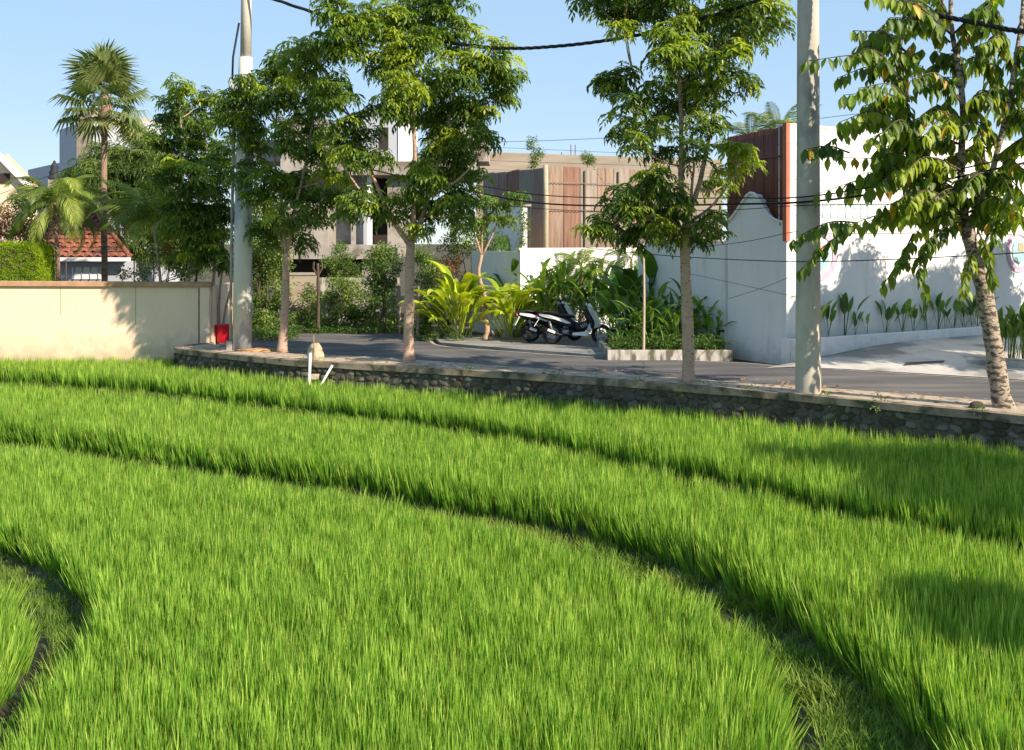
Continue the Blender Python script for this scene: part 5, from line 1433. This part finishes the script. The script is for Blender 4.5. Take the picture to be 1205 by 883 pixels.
a = G(1142, 434, .03); MB().add([(a.x - .1, a.y, .0), (a.x + 3.2, a.y - 2.3, .0), (a.x + 3.6, a.y - 1.7, .0), (a.x + .3, a.y + .75, .0), (a.x - .1, a.y, .24), (a.x + 3.2, a.y - 2.3, .24), (a.x + 3.6, a.y - 1.7, .24), (a.x + .3, a.y + .75, .24)],
    [(0, 1, 5, 4), (1, 2, 6, 5), (2, 3, 7, 6), (3, 0, 4, 7), (4, 5, 6, 7)]).build('raised_kerb', M['ramp'], rp)

# ------------------------------------------------------------------ scooter forecourt and planting bed
ap = [G(518, 405), G(560, 409), G(610, 413), G(665, 417), G(712, 421), G(717, 419)]
apo = [(p.x, p.y) for p in ap] + [(2.45, 28.4), (3.0, 33.4), (-2.4, 33.3), (-2.2, 32.0)]
b = MB(); n = len(apo); b.add([(x, y, .05) for x, y in apo] + [(x, y, -.04) for x, y in apo], [tuple(range(n))] + [(i, i + n, (i + 1) % n + n, (i + 1) % n) for i in range(n)])
o = b.build('forecourt', M['apron']); tag(o, 'patchy grey concrete forecourt where the scooters are parked', kind='structure')
pc = empty('planter_curb', (3.8, 27.3, 0), 0, 'whitewashed mossy curb in front of the green planting bed', 'curb')
c0, c1 = G(715, 424) , Vector((5.35, 26.75, 0))
MB().wall((c0.x - 3.8, c0.y - 27.3), (c1.x - 3.8, c1.y - 27.3), -.03, .24, .14).build('front_course', M['whitecurb'], pc, bevel=.012)
MB().wall((c0.x - 3.8 + .0, c0.y - 27.3 + 3.5), (c0.x - 3.8, c0.y - 27.3 + .16), -.03, .235, .14).build('side_course', M['whitecurb'], pc, bevel=.012)
o = MB().wall((c0.x - 3.8 + .15, c0.y - 27.3 + .16), (c1.x - 3.8, c1.y - 27.3 + .16), 0, .18, 3.5).build('bed_soil', M['soil'], pc)
o = empty('low_curb', (0, 32.6, 0), 0, 'short whitewashed curb behind the parked scooters', 'curb')
MB().box((.2, 0, .13), (1.6, .14, .3)).build('course', M['whitecurb'], o, bevel=.01)


def big_leaf(seed, L, W, m, t, pet=.35, e0=1.2, droop=1.4, n=7):
    """stalk and long arching blade in the XZ plane, one leaf"""
    rs_ = np.random.RandomState(seed); V, T, tn = [], [], []
    p = np.zeros(3); e = e0; tot = pet + L; st = 4 + n
    pts = []
    for k in range(st + 1):
        pts.append((p.copy(), e)); dl = pet / 4 if k < 4 else L / n
        p = p + np.array([math.cos(e), 0, math.sin(e)]) * dl; e -= droop * (.15 if k < 4 else (.4 + .9 * (k - 4) / n)) / n
    for k in range(st + 1):
        q, e = pts[k]; s = (k - 4) / n
        w = .011 if k < 4 else W * .5 * max(.03, math.sin(math.pi * min(1, max(0, s) ** .8 * .97 + .03)) ** .75)
        if k == st: w = .002
        up = np.array([-math.sin(e), 0, math.cos(e)])
        V += [q + [0, -w, 0] + up * w * .45, q, q + [0, w, 0] + up * w * .45 * rs_.uniform(.6, 1.2)]; tn += [np.clip(t - .15 if k < 4 else t + rs_.uniform(-.08, .08), 0, 1)] * 3
    for k in range(st):
        a = 3 * k; T += [(a, a + 1, a + 4, a + 3), (a + 1, a + 2, a + 5, a + 4)]
    return mesh_np('leaf', np.array(V), np.array(T), [m], tint=tn, smooth=True)


def leaf_plant(name, label, loc, nl, meshes, spread, sc, seed, group=None, cat='plant', tilt=(-.2, .55), stems=0, weights=None):
    rs_ = np.random.RandomState(seed)
    root = empty(name, loc, 0, label, cat, group)
    for i in range(nl):
        a = i * 2.4 + rs_.uniform(-.5, .5); r = spread * rs_.random_sample() ** .6
        me = meshes[rs_.choice(len(meshes), p=weights)]
        link('leaf', me, root, (math.cos(a) * r, math.sin(a) * r * .7, rs_.uniform(-.03, .1) + rs_.uniform(0, sc[2]) if len(sc) > 2 else 0), (rs_.uniform(-.15, .15), rs_.uniform(*tilt), a + rs_.uniform(-.3, .3)), (rs_.uniform(sc[0], sc[1]),) * 3)
    for i in range(stems):
        a = rs_.uniform(0, 6.28); MB().tube([(math.cos(a) * .05, math.sin(a) * .05, 0), (math.cos(a) * spread * .6, math.sin(a) * spread * .5, .9 * sc[1])], [.018, .008], 5).build('stem', M['bamboo'], root)
    return root


GM = [big_leaf(200 + i, .70, .20, LM['ginger'], t, .35 + .12 * (i % 3), 1.35, 1.9) for i, t in enumerate((.15, .4, .6, .75, .9, 1.0))]
BM = [big_leaf(220 + i, .66, .12, LM['big'], t, .4 + .12 * (i % 3), 1.35, 1.7) for i, t in enumerate((.2, .5, .7, .85, 1.0))]
HM = [big_leaf(240 + i, .42, .15, LM['big'], t, .42 + .1 * (i % 3), 1.45, .7) for i, t in enumerate((.2, .45, .6, .85))]
BANANA = [big_leaf(260 + i, .95, .30, LM['big'], t, .5, 1.4, 1.3) for i, t in enumerate((.2, .5, .75))]
SLIM = [big_leaf(280 + i, .85, .05, LM['big'], t, .15, 1.3, 2.3) for i, t in enumerate((.2, .5, .8))]

gq = G(540, 402)
leaf_plant('ginger_clump', 'bright yellow-green ginger clump left of the knotted young tree', (gq.x, 32.0, 0), 80, GM, .42, (.95, 1.55, .85), 1, 'clumps of long-leaved plants', stems=8)
gq = G(600, 402)
leaf_plant('ginger_clump', 'smaller yellow-green ginger clump between the young tree and the scooters', (gq.x, 32.3, 0), 56, GM, .32, (.9, 1.5, .75), 2, 'clumps of long-leaved plants', stems=6)
for i, (px, Y, nl, lab, sc_) in enumerate([(640, 32.6, 34, 'green broad-leaved clump directly behind the scooter seats', (.9, 1.35, .8)), (668, 33.0, 30, 'green broad-leaved clump behind the scooter windscreens', (.9, 1.4, .9)),
                                    (700, 32.2, 34, 'green clump leaning over the front wheel of the near scooter', (.9, 1.3, .7)), (728, 30.2, 40, 'arching green clump at the left end of the planting bed', (.85, 1.25, .6)),
                                    (762, 30.4, 36, 'tall green clump in the middle of the planting bed', (.95, 1.45, .8)), (790, 29.6, 34, 'green clump just left of the scarred tree trunk', (.85, 1.2, .5))]):
    q = P(px, 400, Y)
    leaf_plant('leafy_clump', lab, (q.x, Y, .1), nl, BM, .35, sc_, 10 + i, 'clumps of long-leaved plants', stems=4)
q = P(828, 410, 28.6)
leaf_plant('leafy_clump', 'light green clump just right of the scarred tree trunk', (q.x, 28.6, .15), 22, BM, .2, (.6, 1.0, .6), 30, 'clumps of long-leaved plants', weights=[.05, .1, .15, .3, .4])
leaf_plant('banana_plant', 'young banana plant against the shaded yard wall', (P(838, 410, 29).x, 29.0, .15), 6, BANANA, .06, (.9, 1.15, .2), 31, tilt=(-.25, .15))
for i, (px, Y, s, lab) in enumerate([(650, 34.0, 1.1, 'banana plant with upright paddle leaves behind the scooters'), (610, 33.6, 1.3, 'banana plant rising at the corner of the white garden wall'), (598, 35.6, 1.6, 'banana plant beside the small white building')]):
    leaf_plant('banana_plant', lab, (P(px, 400, Y).x, Y, .0), 7, BANANA, .08, (s * .9, s * 1.15, s * .7), 40 + i, tilt=(-.3, .3))
for i, (px, s_) in enumerate([(632, 1.2), (664, 1.35), (706, 1.3)]):
    leaf_plant('leafy_clump', 'tall arching leafy clump against the white garden wall, ' + ('left of the small palm', 'behind the small palm', 'right of the small palm')[i], (P(px, 400, 33.3).x, 33.3, 0), 26, BM, .3, (.95 * s_, 1.2 * s_, 1.0), 170 + i, 'clumps of long-leaved plants', weights=[.05, .15, .3, .3, .2])
for i, (px, Y, s) in enumerate([(775, 31.0, 1.6), (745, 31.6, 1.5), (720, 32.0, 1.4)]):
    leaf_plant('banana_plant', ('dark banana plant behind the middle of the planting bed', 'dark banana plant behind the bamboo cane', 'dark banana plant over the left end of the planting bed')[i], (P(px, 400, Y).x, Y, 0), 9, BANANA, .15, (s * .8, s, s * .6), 50 + i, tilt=(-.3, .5))
for i, (px, Y) in enumerate([(788, 28.9), (775, 28.6), (800, 28.5), (752, 29.3)]):
    leaf_plant('strap_leaf_clump', ('grassy strap-leaved clump at the middle of the planting bed', 'grassy strap-leaved clump right of the bamboo cane', 'grassy strap-leaved clump beside the scarred trunk', 'grassy strap-leaved clump behind the bamboo cane')[i],
               (P(px, 410, Y).x, Y, .15), 26, SLIM, .2, (.7, 1.3, .4), 60 + i, 'strap-leaved clumps in the planting bed')
for i, (px, Y, nl, sc_) in enumerate([(742, 28.6, 26, (.6, .95, .4)), (768, 28.3, 26, (.65, 1.0, .45)), (796, 27.9, 24, (.6, .95, .4)), (835, 27.9, 22, (.55, .85, .4)), (815, 28.9, 24, (.8, 1.2, .7)), (848, 28.4, 16, (.5, .8, .3))]):
    leaf_plant('leafy_clump', 'broad-leaved clump low in the planting bed, ' + ('just left of the bamboo cane', 'just right of the bamboo cane', 'left of the scarred tree trunk', 'between the scarred tree trunk and the white gable', 'behind the scarred tree trunk', 'at the foot of the white gable')[i],
               (P(px, 410, Y).x, Y, .15), nl, BM, .28, sc_, 120 + i, 'clumps of long-leaved plants', weights=[.1, .2, .25, .25, .2])
for i, (px, Y) in enumerate([(730, 27.75), (746, 27.7), (765, 27.5), (782, 27.3), (822, 27.0), (838, 26.95)]):
    leaf_plant('strap_leaf_clump', 'low grassy clump right behind the whitewashed curb, ' + ('at its left end', 'left of the bamboo cane', 'right of the bamboo cane', 'left of the scarred tree trunk', 'right of the scarred tree trunk', 'nearest the white gable')[i],
               (P(px, 410, Y).x, Y, .15), 22, SLIM, .16, (.4, .75, .15), 140 + i, 'strap-leaved clumps in the planting bed')
# ground cover of the bed
kp = []
for i in range(150):
    t = R.random(); x = c0.x + .2 + (5.25 - c0.x - .2) * t; yb = c0.y + (c1.y - c0.y) * t + .2
    kp.append(np.array([x, yb + R.random() ** 1.5 * 1.6, .22 + R.random() * .16]))
tag(foliage('ground_cover', None, kp, [R.uniform(.8, 1.5) for _ in kp], [R.uniform(0, .45) for _ in kp], LM['shrub'], TUFT_S), 'dark ground cover filling the planting bed', kind='stuff')
# garden palms behind the scooters and a pale dry-looking palm
q = P(684, 400, 33.4)
palm('small feathery palm arching over the white garden wall behind the scooters', (q.x, 33.4, 0), 2.0, .0, 12, 1.25, LM['palm'], 71, .07, 18, .38, .045, 2.0, (.2, 1.4))
q = P(743, 400, 33.0)
palm('pale shaggy palm with a slim white trunk under the near street tree', (q.x, 33.0, 0), 2.3, -.0, 14, 1.1, LM['fan'], 72, .05, 16, .36, .045, 2.3, (-.2, 1.3), bark=M['lime_trunk'])
q = P(745, 225, 34.5)
palm('bright palm tuft beside the dark branch of the near street tree', (P(752, 300, 34.5).x, 34.5, 0), P(0, 240, 34.5).z, 0, 10, .9, LM['palm'], 73, .06, 14, .3, .04, 1.6, (.1, 1.4), tt=(.7, .8, 1))

# row of small heliconias on the white planter
labs = ['against the concrete pole', 'second right of the concrete pole', 'with two tall upright leaves', 'low one right of the two tall upright leaves', 'smallest, drooping between taller ones', 'with a reddish flower in the middle of the row', 'with one broad raised leaf',
        'dark bushy one in mid row', 'slim pale one right of mid row', 'with a single spear leaf held high', 'leaning one before the last four', 'fourth from the leaning tree trunk', 'third from the leaning tree trunk', 'second from the leaning tree trunk', 'tallest, beside the leaning tree trunk']
pxs = [957, 974, 994, 1006, 1020, 1042, 1062, 1075, 1090, 1104, 1112, 1122, 1134, 1144, 1150]
hts = [1.0, .95, 1.25, .7, .6, .95, 1.0, .8, .8, 1.1, .6, .85, .9, .85, 1.15]
for i, px in enumerate(pxs):
    s = fs(px, .15); p_ = Vector((B_.x, B_.y, 0)) + fpt(s, fz(1000, 399, .3), .15)
    leaf_plant('heliconia', 'small heliconia in the white planter, ' + labs[i], p_, 6 if hts[i] > .7 else 4, HM, .04, (hts[i] * .85, hts[i] * 1.1, .05), 80 + i, 'small heliconias along the white planter', tilt=(-.25, .35))
for i, (px, py) in enumerate([(1178, 424), (1190, 425), (1203, 426), (1214, 427)]):
    q = G(px, py + 3, .1); q = Vector((q.x, q.y, .1))
    leaf_plant('heliconia', 'taller heliconia on the raised kerb at the right, ' + ('nearest the leaning trunk', 'second from the leaning trunk', 'close to the photo edge', 'cut by the photo edge')[i], q, 11, HM, .12, (.95, 1.35, .15), 100 + i, 'taller heliconias on the raised kerb', tilt=(-.3, .3), stems=3)

# ------------------------------------------------------------------ scooters
def make_scooter(name, label, group, body_m, panel_m):
    root = empty(name, (0, 0, 0), 0, label, 'scooter', group)
    Zr = .29
    def wheel(x, z, r, w):
        h = empty('wheel', (x, 0, z)); h.parent = root
        MB().lathe([(r * .66, -w * .45), (r * .86, -w * .5), (r * .97, -w * .3), (r, 0), (r * .97, w * .3), (r * .86, w * .5), (r * .66, w * .45), (r * .66, -w * .45)], n=28, axis='Y').build('tyre', M['tyre'], h, smooth=True)
        b = MB(); b.lathe([(r * .58, -w * .3), (r * .66, -w * .38), (r * .66, w * .38), (r * .58, w * .3), (r * .58, -w * .3)], n=24, axis='Y')
        b.lathe([(0, -w * .4), (r * .2, -w * .4), (r * .2, w * .4), (0, w * .4)], n=12, axis='Y')
        for k in range(5):
            a = 2 * math.pi * k / 5
            b.box((math.cos(a) * r * .4, 0, math.sin(a) * r * .4), (r * .45, w * .35, r * .11), rot=(0, -a, 0))
        b.build('rim', M['metal'], h)
        MB().lathe([(r * .28, -w * .55), (r * .42, -w * .55), (r * .42, -w * .62), (r * .28, -w * .62), (r * .28, -w * .55)], n=20, axis='Y').build('brake_disc', M['metal'], h)
    wheel(0, Zr, .275, .13); wheel(1.34, Zr, .275, .115)
    # tail and side body panel (profile extruded, tapered)
    def panel(nm, prof, h, m, off=0, bev=.012):
        return MB().prism(prof, h, Matrix.Translation((0, off, 0))).build(nm, m, root, bevel=bev, smooth=False)
    b = MB(); b.loft([(-.40, .80, .04, .03), (-.28, .78, .10, .07), (-.05, .72, .15, .10), (.25, .66, .17, .13), (.5, .58, .16, .14), (.62, .5, .12, .12)], 14); b.build('tail_body', body_m, root, smooth=True)
    for s in (-1, 1):
        b = MB(); b.add([(-.36, s * .115, .84), (-.1, s * .165, .81), (.3, s * .185, .70), (.52, s * .18, .585), (.40, s * .188, .575), (.1, s * .178, .68), (-.15, s * .14, .735), (-.36, s * .09, .79)],
                        [tuple(range(8)) if s < 0 else tuple(range(7, -1, -1))]); o = b.build('side_panel', panel_m, root)
        sd = o.modifiers.new('thick', 'SOLIDIFY'); sd.thickness = .02
    b = MB(); b.loft([(-.30, .865, .09, .025), (-.1, .885, .14, .04), (.12, .85, .15, .045), (.2, .80, .15, .05), (.5, .775, .13, .045), (.62, .76, .08, .035)], 14); b.build('seat', M['black'], root, smooth=True)
    b = MB(); b.tube([(-.42, 0, .80), (-.38, .14, .86), (-.15, .18, .90)], .014, 6); b.tube([(-.42, 0, .80), (-.38, -.14, .86), (-.15, -.18, .90)], .014, 6); b.build('grab_rail', M['black'], root, smooth=True)
    MB().box((-.42, 0, .79), (.07, .20, .055), top=(.6, .8)).build('tail_light', M['redlens'], root, bevel=.01)
    for s in (-1, 1): MB().box((-.40, s * .15, .72), (.05, .05, .035)).build('indicator', M['lens'], root, bevel=.008)
    b = MB(); b.add([(-.36, -.07, .72), (-.36, .07, .72), (-.50, .09, .50), (-.50, -.09, .50)], [(0, 1, 2, 3)]); o = b.build('number_plate_holder', panel_m, root); sd = o.modifiers.new('t', 'SOLIDIFY'); sd.thickness = .015
    # rear hugger, engine, exhaust, shocks
    b = MB(); n = 9; V = []
    for k in range(n):
        a = math.radians(35 + 125 * k / (n - 1)); V += [(math.cos(a) * .32, -.07, Zr + math.sin(a) * .32), (math.cos(a) * .32, .07, Zr + math.sin(a) * .32)]
    b.add(V, [(2 * k, 2 * k + 1, 2 * k + 3, 2 * k + 2) for k in range(n - 1)]); o = b.build('rear_mudguard', M['black'], root); sd = o.modifiers.new('t', 'SOLIDIFY'); sd.thickness = .01
    b = MB(); b.loft([(-.06, .30, .05, .08), (.1, .31, .08, .10), (.3, .33, .09, .12), (.5, .36, .10, .11), (.62, .36, .07, .08)], 12, Matrix.Translation((0, .13, 0))); b.build('engine_case', M['metal'], root, smooth=True)
    b = MB(); b.tube([(.45, -.12, .25), (.2, -.17, .27), (-.02, -.18, .34), (-.25, -.18, .44)], [.02, .045, .06, .05], 12); b.build('exhaust', M['black'], root, smooth=True)
    MB().box((-.02, -.245, .365), (.22, .012, .07), rot=(0, .38, 0)).build('heat_shield', panel_m, root, bevel=.01)
    for s in (-1, 1):
        b = MB(); b.tube([(-.0, s * .12, .36), (-.08, s * .13, .64)], .028, 10)
        for k in range(6): b.tube([(-.0 - .0145 * k - .01, s * .12, .40 + .038 * k), (-.004 - .0145 * k - .01, s * .12, .415 + .038 * k)], .04, 10)
        b.build('shock_absorber', M['metal'], root, smooth=True)
    # floor, centre tunnel, leg shield
    b = MB(); b.loft([(.45, .38, .17, .08), (.65, .30, .20, .055), (.9, .30, .20, .055), (1.02, .40, .19, .07)], 12); b.build('footboard', M['black'], root, smooth=True)
    b = MB(); b.loft([(.5, .56, .09, .12), (.68, .47, .07, .13), (.88, .50, .08, .15), (1.02, .62, .10, .16)], 12); b.build('centre_tunnel', M['black'], root, smooth=True)
    b = MB()
    b.add([(.55, -.205, .26), (.95, -.205, .235), (1.10, -.16, .42), (1.20, -.12, .62), (1.02, -.19, .60), (.92, -.205, .36), (.56, -.205, .325)], [(0, 1, 2, 3, 4, 5, 6)])
    o = b.build('lower_trim', panel_m, root); sd = o.modifiers.new('t', 'SOLIDIFY'); sd.thickness = .02
    b = MB(); b.add([(.55, .205, .26), (.95, .205, .235), (1.10, .16, .42), (1.20, .12, .62), (1.02, .19, .60), (.92, .205, .36), (.56, .205, .325)], [(6, 5, 4, 3, 2, 1, 0)])
    o = b.build('lower_trim', panel_m, root); sd = o.modifiers.new('t', 'SOLIDIFY'); sd.thickness = .02
    secs = [(.62, 1.03, .16, .10), (.50, 1.10, .2, .14)]
    # front apron: loft along height expressed with tilt
    Mt = Matrix.Translation((1.14, 0, .30)) @ Matrix.Rotation(math.radians(-68), 4, 'Y')
    b = MB(); b.loft([(.0, .0, .12, .05), (.16, .0, .20, .09), (.36, -.0, .21, .10), (.56, .0, .18, .10), (.70, .0, .12, .07), (.76, 0, .06, .04)], 14, Matrix.Translation((1.16, 0, .33)) @ Matrix.Rotation(math.radians(-108), 4, 'Y')); b.build('front_apron', body_m, root, smooth=True)
    for s in (-1, 1):
        V = [(1.14, s * .20, .44), (1.17, s * .225, .60), (1.05, s * .235, .84), (.95, s * .20, 1.02), (.90, s * .14, 1.12), (1.02, s * .12, 1.12), (1.17, s * .14, .90), (1.31, s * .13, .64), (1.30, s * .12, .50)]
        b = MB(); b.add(V, [tuple(range(9)) if s < 0 else tuple(range(8, -1, -1))]); o = b.build('front_fairing', panel_m, root); sd = o.modifiers.new('t', 'SOLIDIFY'); sd.thickness = .03
        b = MB(); b.add([(1.29, s * .03, .74), (1.22, s * .14, .78), (1.17, s * .15, .88), (1.24, s * .04, .86)], [(0, 1, 2, 3) if s < 0 else (3, 2, 1, 0)]); o = b.build('headlight', M['lens'], root); sd = o.modifiers.new('t', 'SOLIDIFY'); sd.thickness = .04
    b = MB(); V = []
    for k in range(5):
        y = -.13 + .065 * k; V += [(1.14 - y * y * 3, y, 1.0), (.99 - y * y * 2, y * .75, 1.20 - y * y * 4)]
    b.add(V, [(2 * k, 2 * k + 2, 2 * k + 3, 2 * k + 1) for k in range(4)]); o = b.build('windscreen', M['black'], root, smooth=True); sd = o.modifiers.new('t', 'SOLIDIFY'); sd.thickness = .006
    b = MB(); b.tube(curve_pts([(.90, -.34, 1.02), (.95, -.2, 1.05), (.98, 0, 1.02), (.95, .2, 1.05), (.90, .34, 1.02)], 10), .014, 8); b.tube([(.98, 0, 1.02), (1.05, 0, .8)], .03, 8); b.build('handlebar', M['black'], root, smooth=True)
    for s in (-1, 1):
        b = MB(); b.tube([(.90, s * .35, 1.02), (.925, s * .24, 1.04)], .022, 8); b.build('grip', M['tyre'], root, smooth=True)
        g_ = MB().tube([(.95, s * .22, 1.06), (.98, s * .28, 1.16), (.96, s * .33, 1.24)], .007, 6).build('mirror', M['black'], root, smooth=True)
        b = MB(); b.loft([(-.012, 0, .05, .03), (0, 0, .06, .038), (.03, 0, .045, .025)], 12, Matrix.Translation((.96, s * .35, 1.26))); b.build('mirror_glass', M['lens'], g_, smooth=True)
    b = MB()
    for s in (-1, 1): b.tube([(1.34, s * .085, .29), (1.20, s * .085, .66)], .022, 8)
    b.build('fork', M['metal'], root, smooth=True)
    b = MB(); V = []; n = 9
    for k in range(n):
        a = math.radians(20 + 120 * k / (n - 1)); V += [(1.34 + math.cos(a) * .315, -.065, Zr + math.sin(a) * .315), (1.34 + math.cos(a) * .335, 0, Zr + math.sin(a) * .335), (1.34 + math.cos(a) * .315, .065, Zr + math.sin(a) * .315)]
    Fc = []
    for k in range(n - 1): Fc += [(3 * k, 3 * k + 1, 3 * k + 4, 3 * k + 3), (3 * k + 1, 3 * k + 2, 3 * k + 5, 3 * k + 4)]
    b.add(V, Fc); o = b.build('front_mudguard', panel_m if panel_m is not M['black'] else M['black'], root, smooth=True); sd = o.modifiers.new('t', 'SOLIDIFY'); sd.thickness = .01
    MB().tube([(.42, -.10, .25), (.36, -.22, .02)], .014, 6).build('side_stand', M['metal'], root)
    b = MB()
    for k in range(4): b.box((.80 + .045 * k, -.212, .50 + .02 * k), (.02, .012, .10), rot=(0, -.5, 0))
    b.build('vent_slat', M['metal'], root)
    return root


sc1 = make_scooter('parked_scooter', 'near white and black maxi scooter parked side on, its whole side in view', 'scooters parked on the forecourt', M['black'], M['bikewhite'])
q = G(650, 405.5, .05)
sc1.location = (q.x, q.y, .05); sc1.rotation_euler = (math.radians(-4), 0, math.radians(-4))


def copy_tree(o, parent=None):
    c = o.copy(); COL.objects.link(c)
    if parent is not None: c.parent = parent
    for ch in o.children: copy_tree(ch, c)
    return c


sc2 = copy_tree(sc1)
q = G(625, 404.5, .05)
sc2.location = (q.x, q.y + .25, .05); sc2.rotation_euler = (math.radians(-5), 0, math.radians(22))
sc2['label'] = 'far white and black scooter whose tail sticks out left of the nearer one'
sc3 = make_scooter('parked_scooter', 'all black scooter half buried in leaves at the left end of the planting bed', 'scooters parked on the forecourt', M['black'], M['black'])
q = G(716, 407, .05)
sc3.location = (q.x + .55, q.y + .55, .05); sc3.rotation_euler = (math.radians(-5), 0, math.radians(-160)); sc3.scale = (.85, .85, .85)
sc3.location = (q.x + 1.25, q.y + .3, .05)

# ------------------------------------------------------------------ small things
rb = empty('bin', G(263, 403, 0), 0, 'red plastic bin behind the thin street-tree stems', 'bin')
b = MB(); b.lathe([(.17, 0), (.175, .02), (.225, .42), (.235, .5), (.215, .5), (.20, .42), (.15, .03), (0, .03)], n=24); b.build('tub', M['redplastic'], rb, smooth=True)
b = MB(); b.lathe([(.22, .45), (.25, .455), (.25, .505), (.22, .505)], n=24); b.build('rim', M['redplastic'], rb, smooth=True)
for s in (-1, 1): MB().tube([(s * .24, -.07, .42), (s * .29, 0, .40), (s * .24, .07, .42)], .012, 6).build('handle', M['redplastic'], rb, smooth=True)

def boulder(name, label, cat, loc, s, m, seed, n=2):
    v, t = rock_np(seed, 9, 6); v = v * s; v[:, 2] = np.maximum(v[:, 2], -s[2] * .3)
    o = link(name, mesh_np(name, v, t, [m], smooth=True), None, loc); return tag(o, label, cat)
q = G(368, 425, .035)
boulder('marker_stone', 'rounded pale stone on the pavement behind the white pipe', 'stone', (q.x + .05, q.y + .15, .12), np.array([.22, .16, .34]), M['rubble'], 71)
stk = MB().tube([(0, 0, 0), (.01, 0, .3), (0, 0, .62)], .018, 6).build('stub', M['stain'], loc=(q.x + .02, q.y + .0, .03)); tag(stk, 'rusty rod sticking up beside the rounded pale stone', 'rod')
q = P(366, 446, 26.0); r = MB().tube([(-.03, -.05, -.45), (0, 0, .0), (.02, .05, .72)], .035, 10).build('pipe', M['pvc'], smooth=True, loc=(q.x, 25.75, -.45)); tag(r, 'upright white pipe leaning against the retaining wall', 'pipe', 'white pipes by the retaining wall')
q = P(382, 446, 26.0); r = MB().tube([(-.12, 0, -.3), (0, 0, 0), (.24, .05, .42)], .028, 10).build('pipe', M['pvc'], smooth=True, loc=(q.x, 25.6, -.42)); tag(r, 'slanting white pipe right of the upright one', 'pipe', 'white pipes by the retaining wall')
q = P(371, 442, 26.0); r = MB().box((0, 0, 0), (.22, .12, .13)).build('block', M['rubble'], bevel=.015, loc=(q.x, 25.9, -.30)); tag(r, 'small yellowish block at the foot of the upright white pipe', 'block')
q = G(425, 423.5, .035)
boulder('sand_heap', 'small flat heap of pale sand on the pavement edge', 'heap', (q.x, q.y + .2, .03), np.array([.45, .25, .06]), M['rubble'], 73)
q = G(1150, 480, .035)
boulder('rock', 'dark flat rock beside the foot of the leaning tree', 'rock', (q.x, q.y, .06), np.array([.16, .11, .08]), M['stone_b'], 74)
q = G(305, 412, .03)
boulder('clippings_heap', 'heap of dry orange-brown clippings at the foot of the pale pole', 'heap', (q.x, q.y - .3, .02), np.array([.6, .35, .09]), M['dust'], 75)
# dry grass tufts on the wall top
kp = []
for px, n_ in ((645, 3), (805, 6), (820, 3), (895, 2), (968, 6), (1022, 5), (1140, 6), (520, 2), (560, 2), (365, 3), (745, 4)):
    for k in range(n_):
        i = min(range(len(WPTS)), key=lambda j: abs((WPTS[j].x / WPTS[j].y) * F + 602.5 - (px + R.uniform(-6, 6))))
        kp.append(np.array([WPTS[i].x + R.uniform(-.05, .12), WPTS[i].y + R.uniform(-.08, .1), .05 + R.uniform(-.15, .05)]))
tag(foliage('wall_weeds', None, kp, [R.uniform(.4, .85) for _ in kp], [R.uniform(.2, .9) for _ in kp], LM['feather'], TUFT_S), 'small weeds rooted along the coping of the stone wall', kind='stuff')
# fallen dry leaves on the pavement
V, T, off = [], [], 0
for i in range(700):
    j = R.randrange(4, len(wst) - 1); p, d, n = wst[j]; q = p + n * R.uniform(.05, 1.7) + d * R.uniform(-.3, .3); a = R.uniform(0, 6.28); s = R.uniform(.015, .04)
    c_, s_ = math.cos(a) * s, math.sin(a) * s; z = .042
    V += [(q.x - c_ * 2, q.y - s_ * 2, z), (q.x - s_, q.y + c_, z + R.uniform(0, .02)), (q.x + c_ * 2, q.y + s_ * 2, z + .004), (q.x + s_, q.y - c_, z + R.uniform(0, .02))]
    T += [(off, off + 1, off + 2, off + 3)]; off += 4
tag(link('leaf_litter', mesh_np('leaf_litter', np.array(V), np.array(T), [M['dust']])), 'fallen dry leaves strewn over the pavement', kind='stuff')
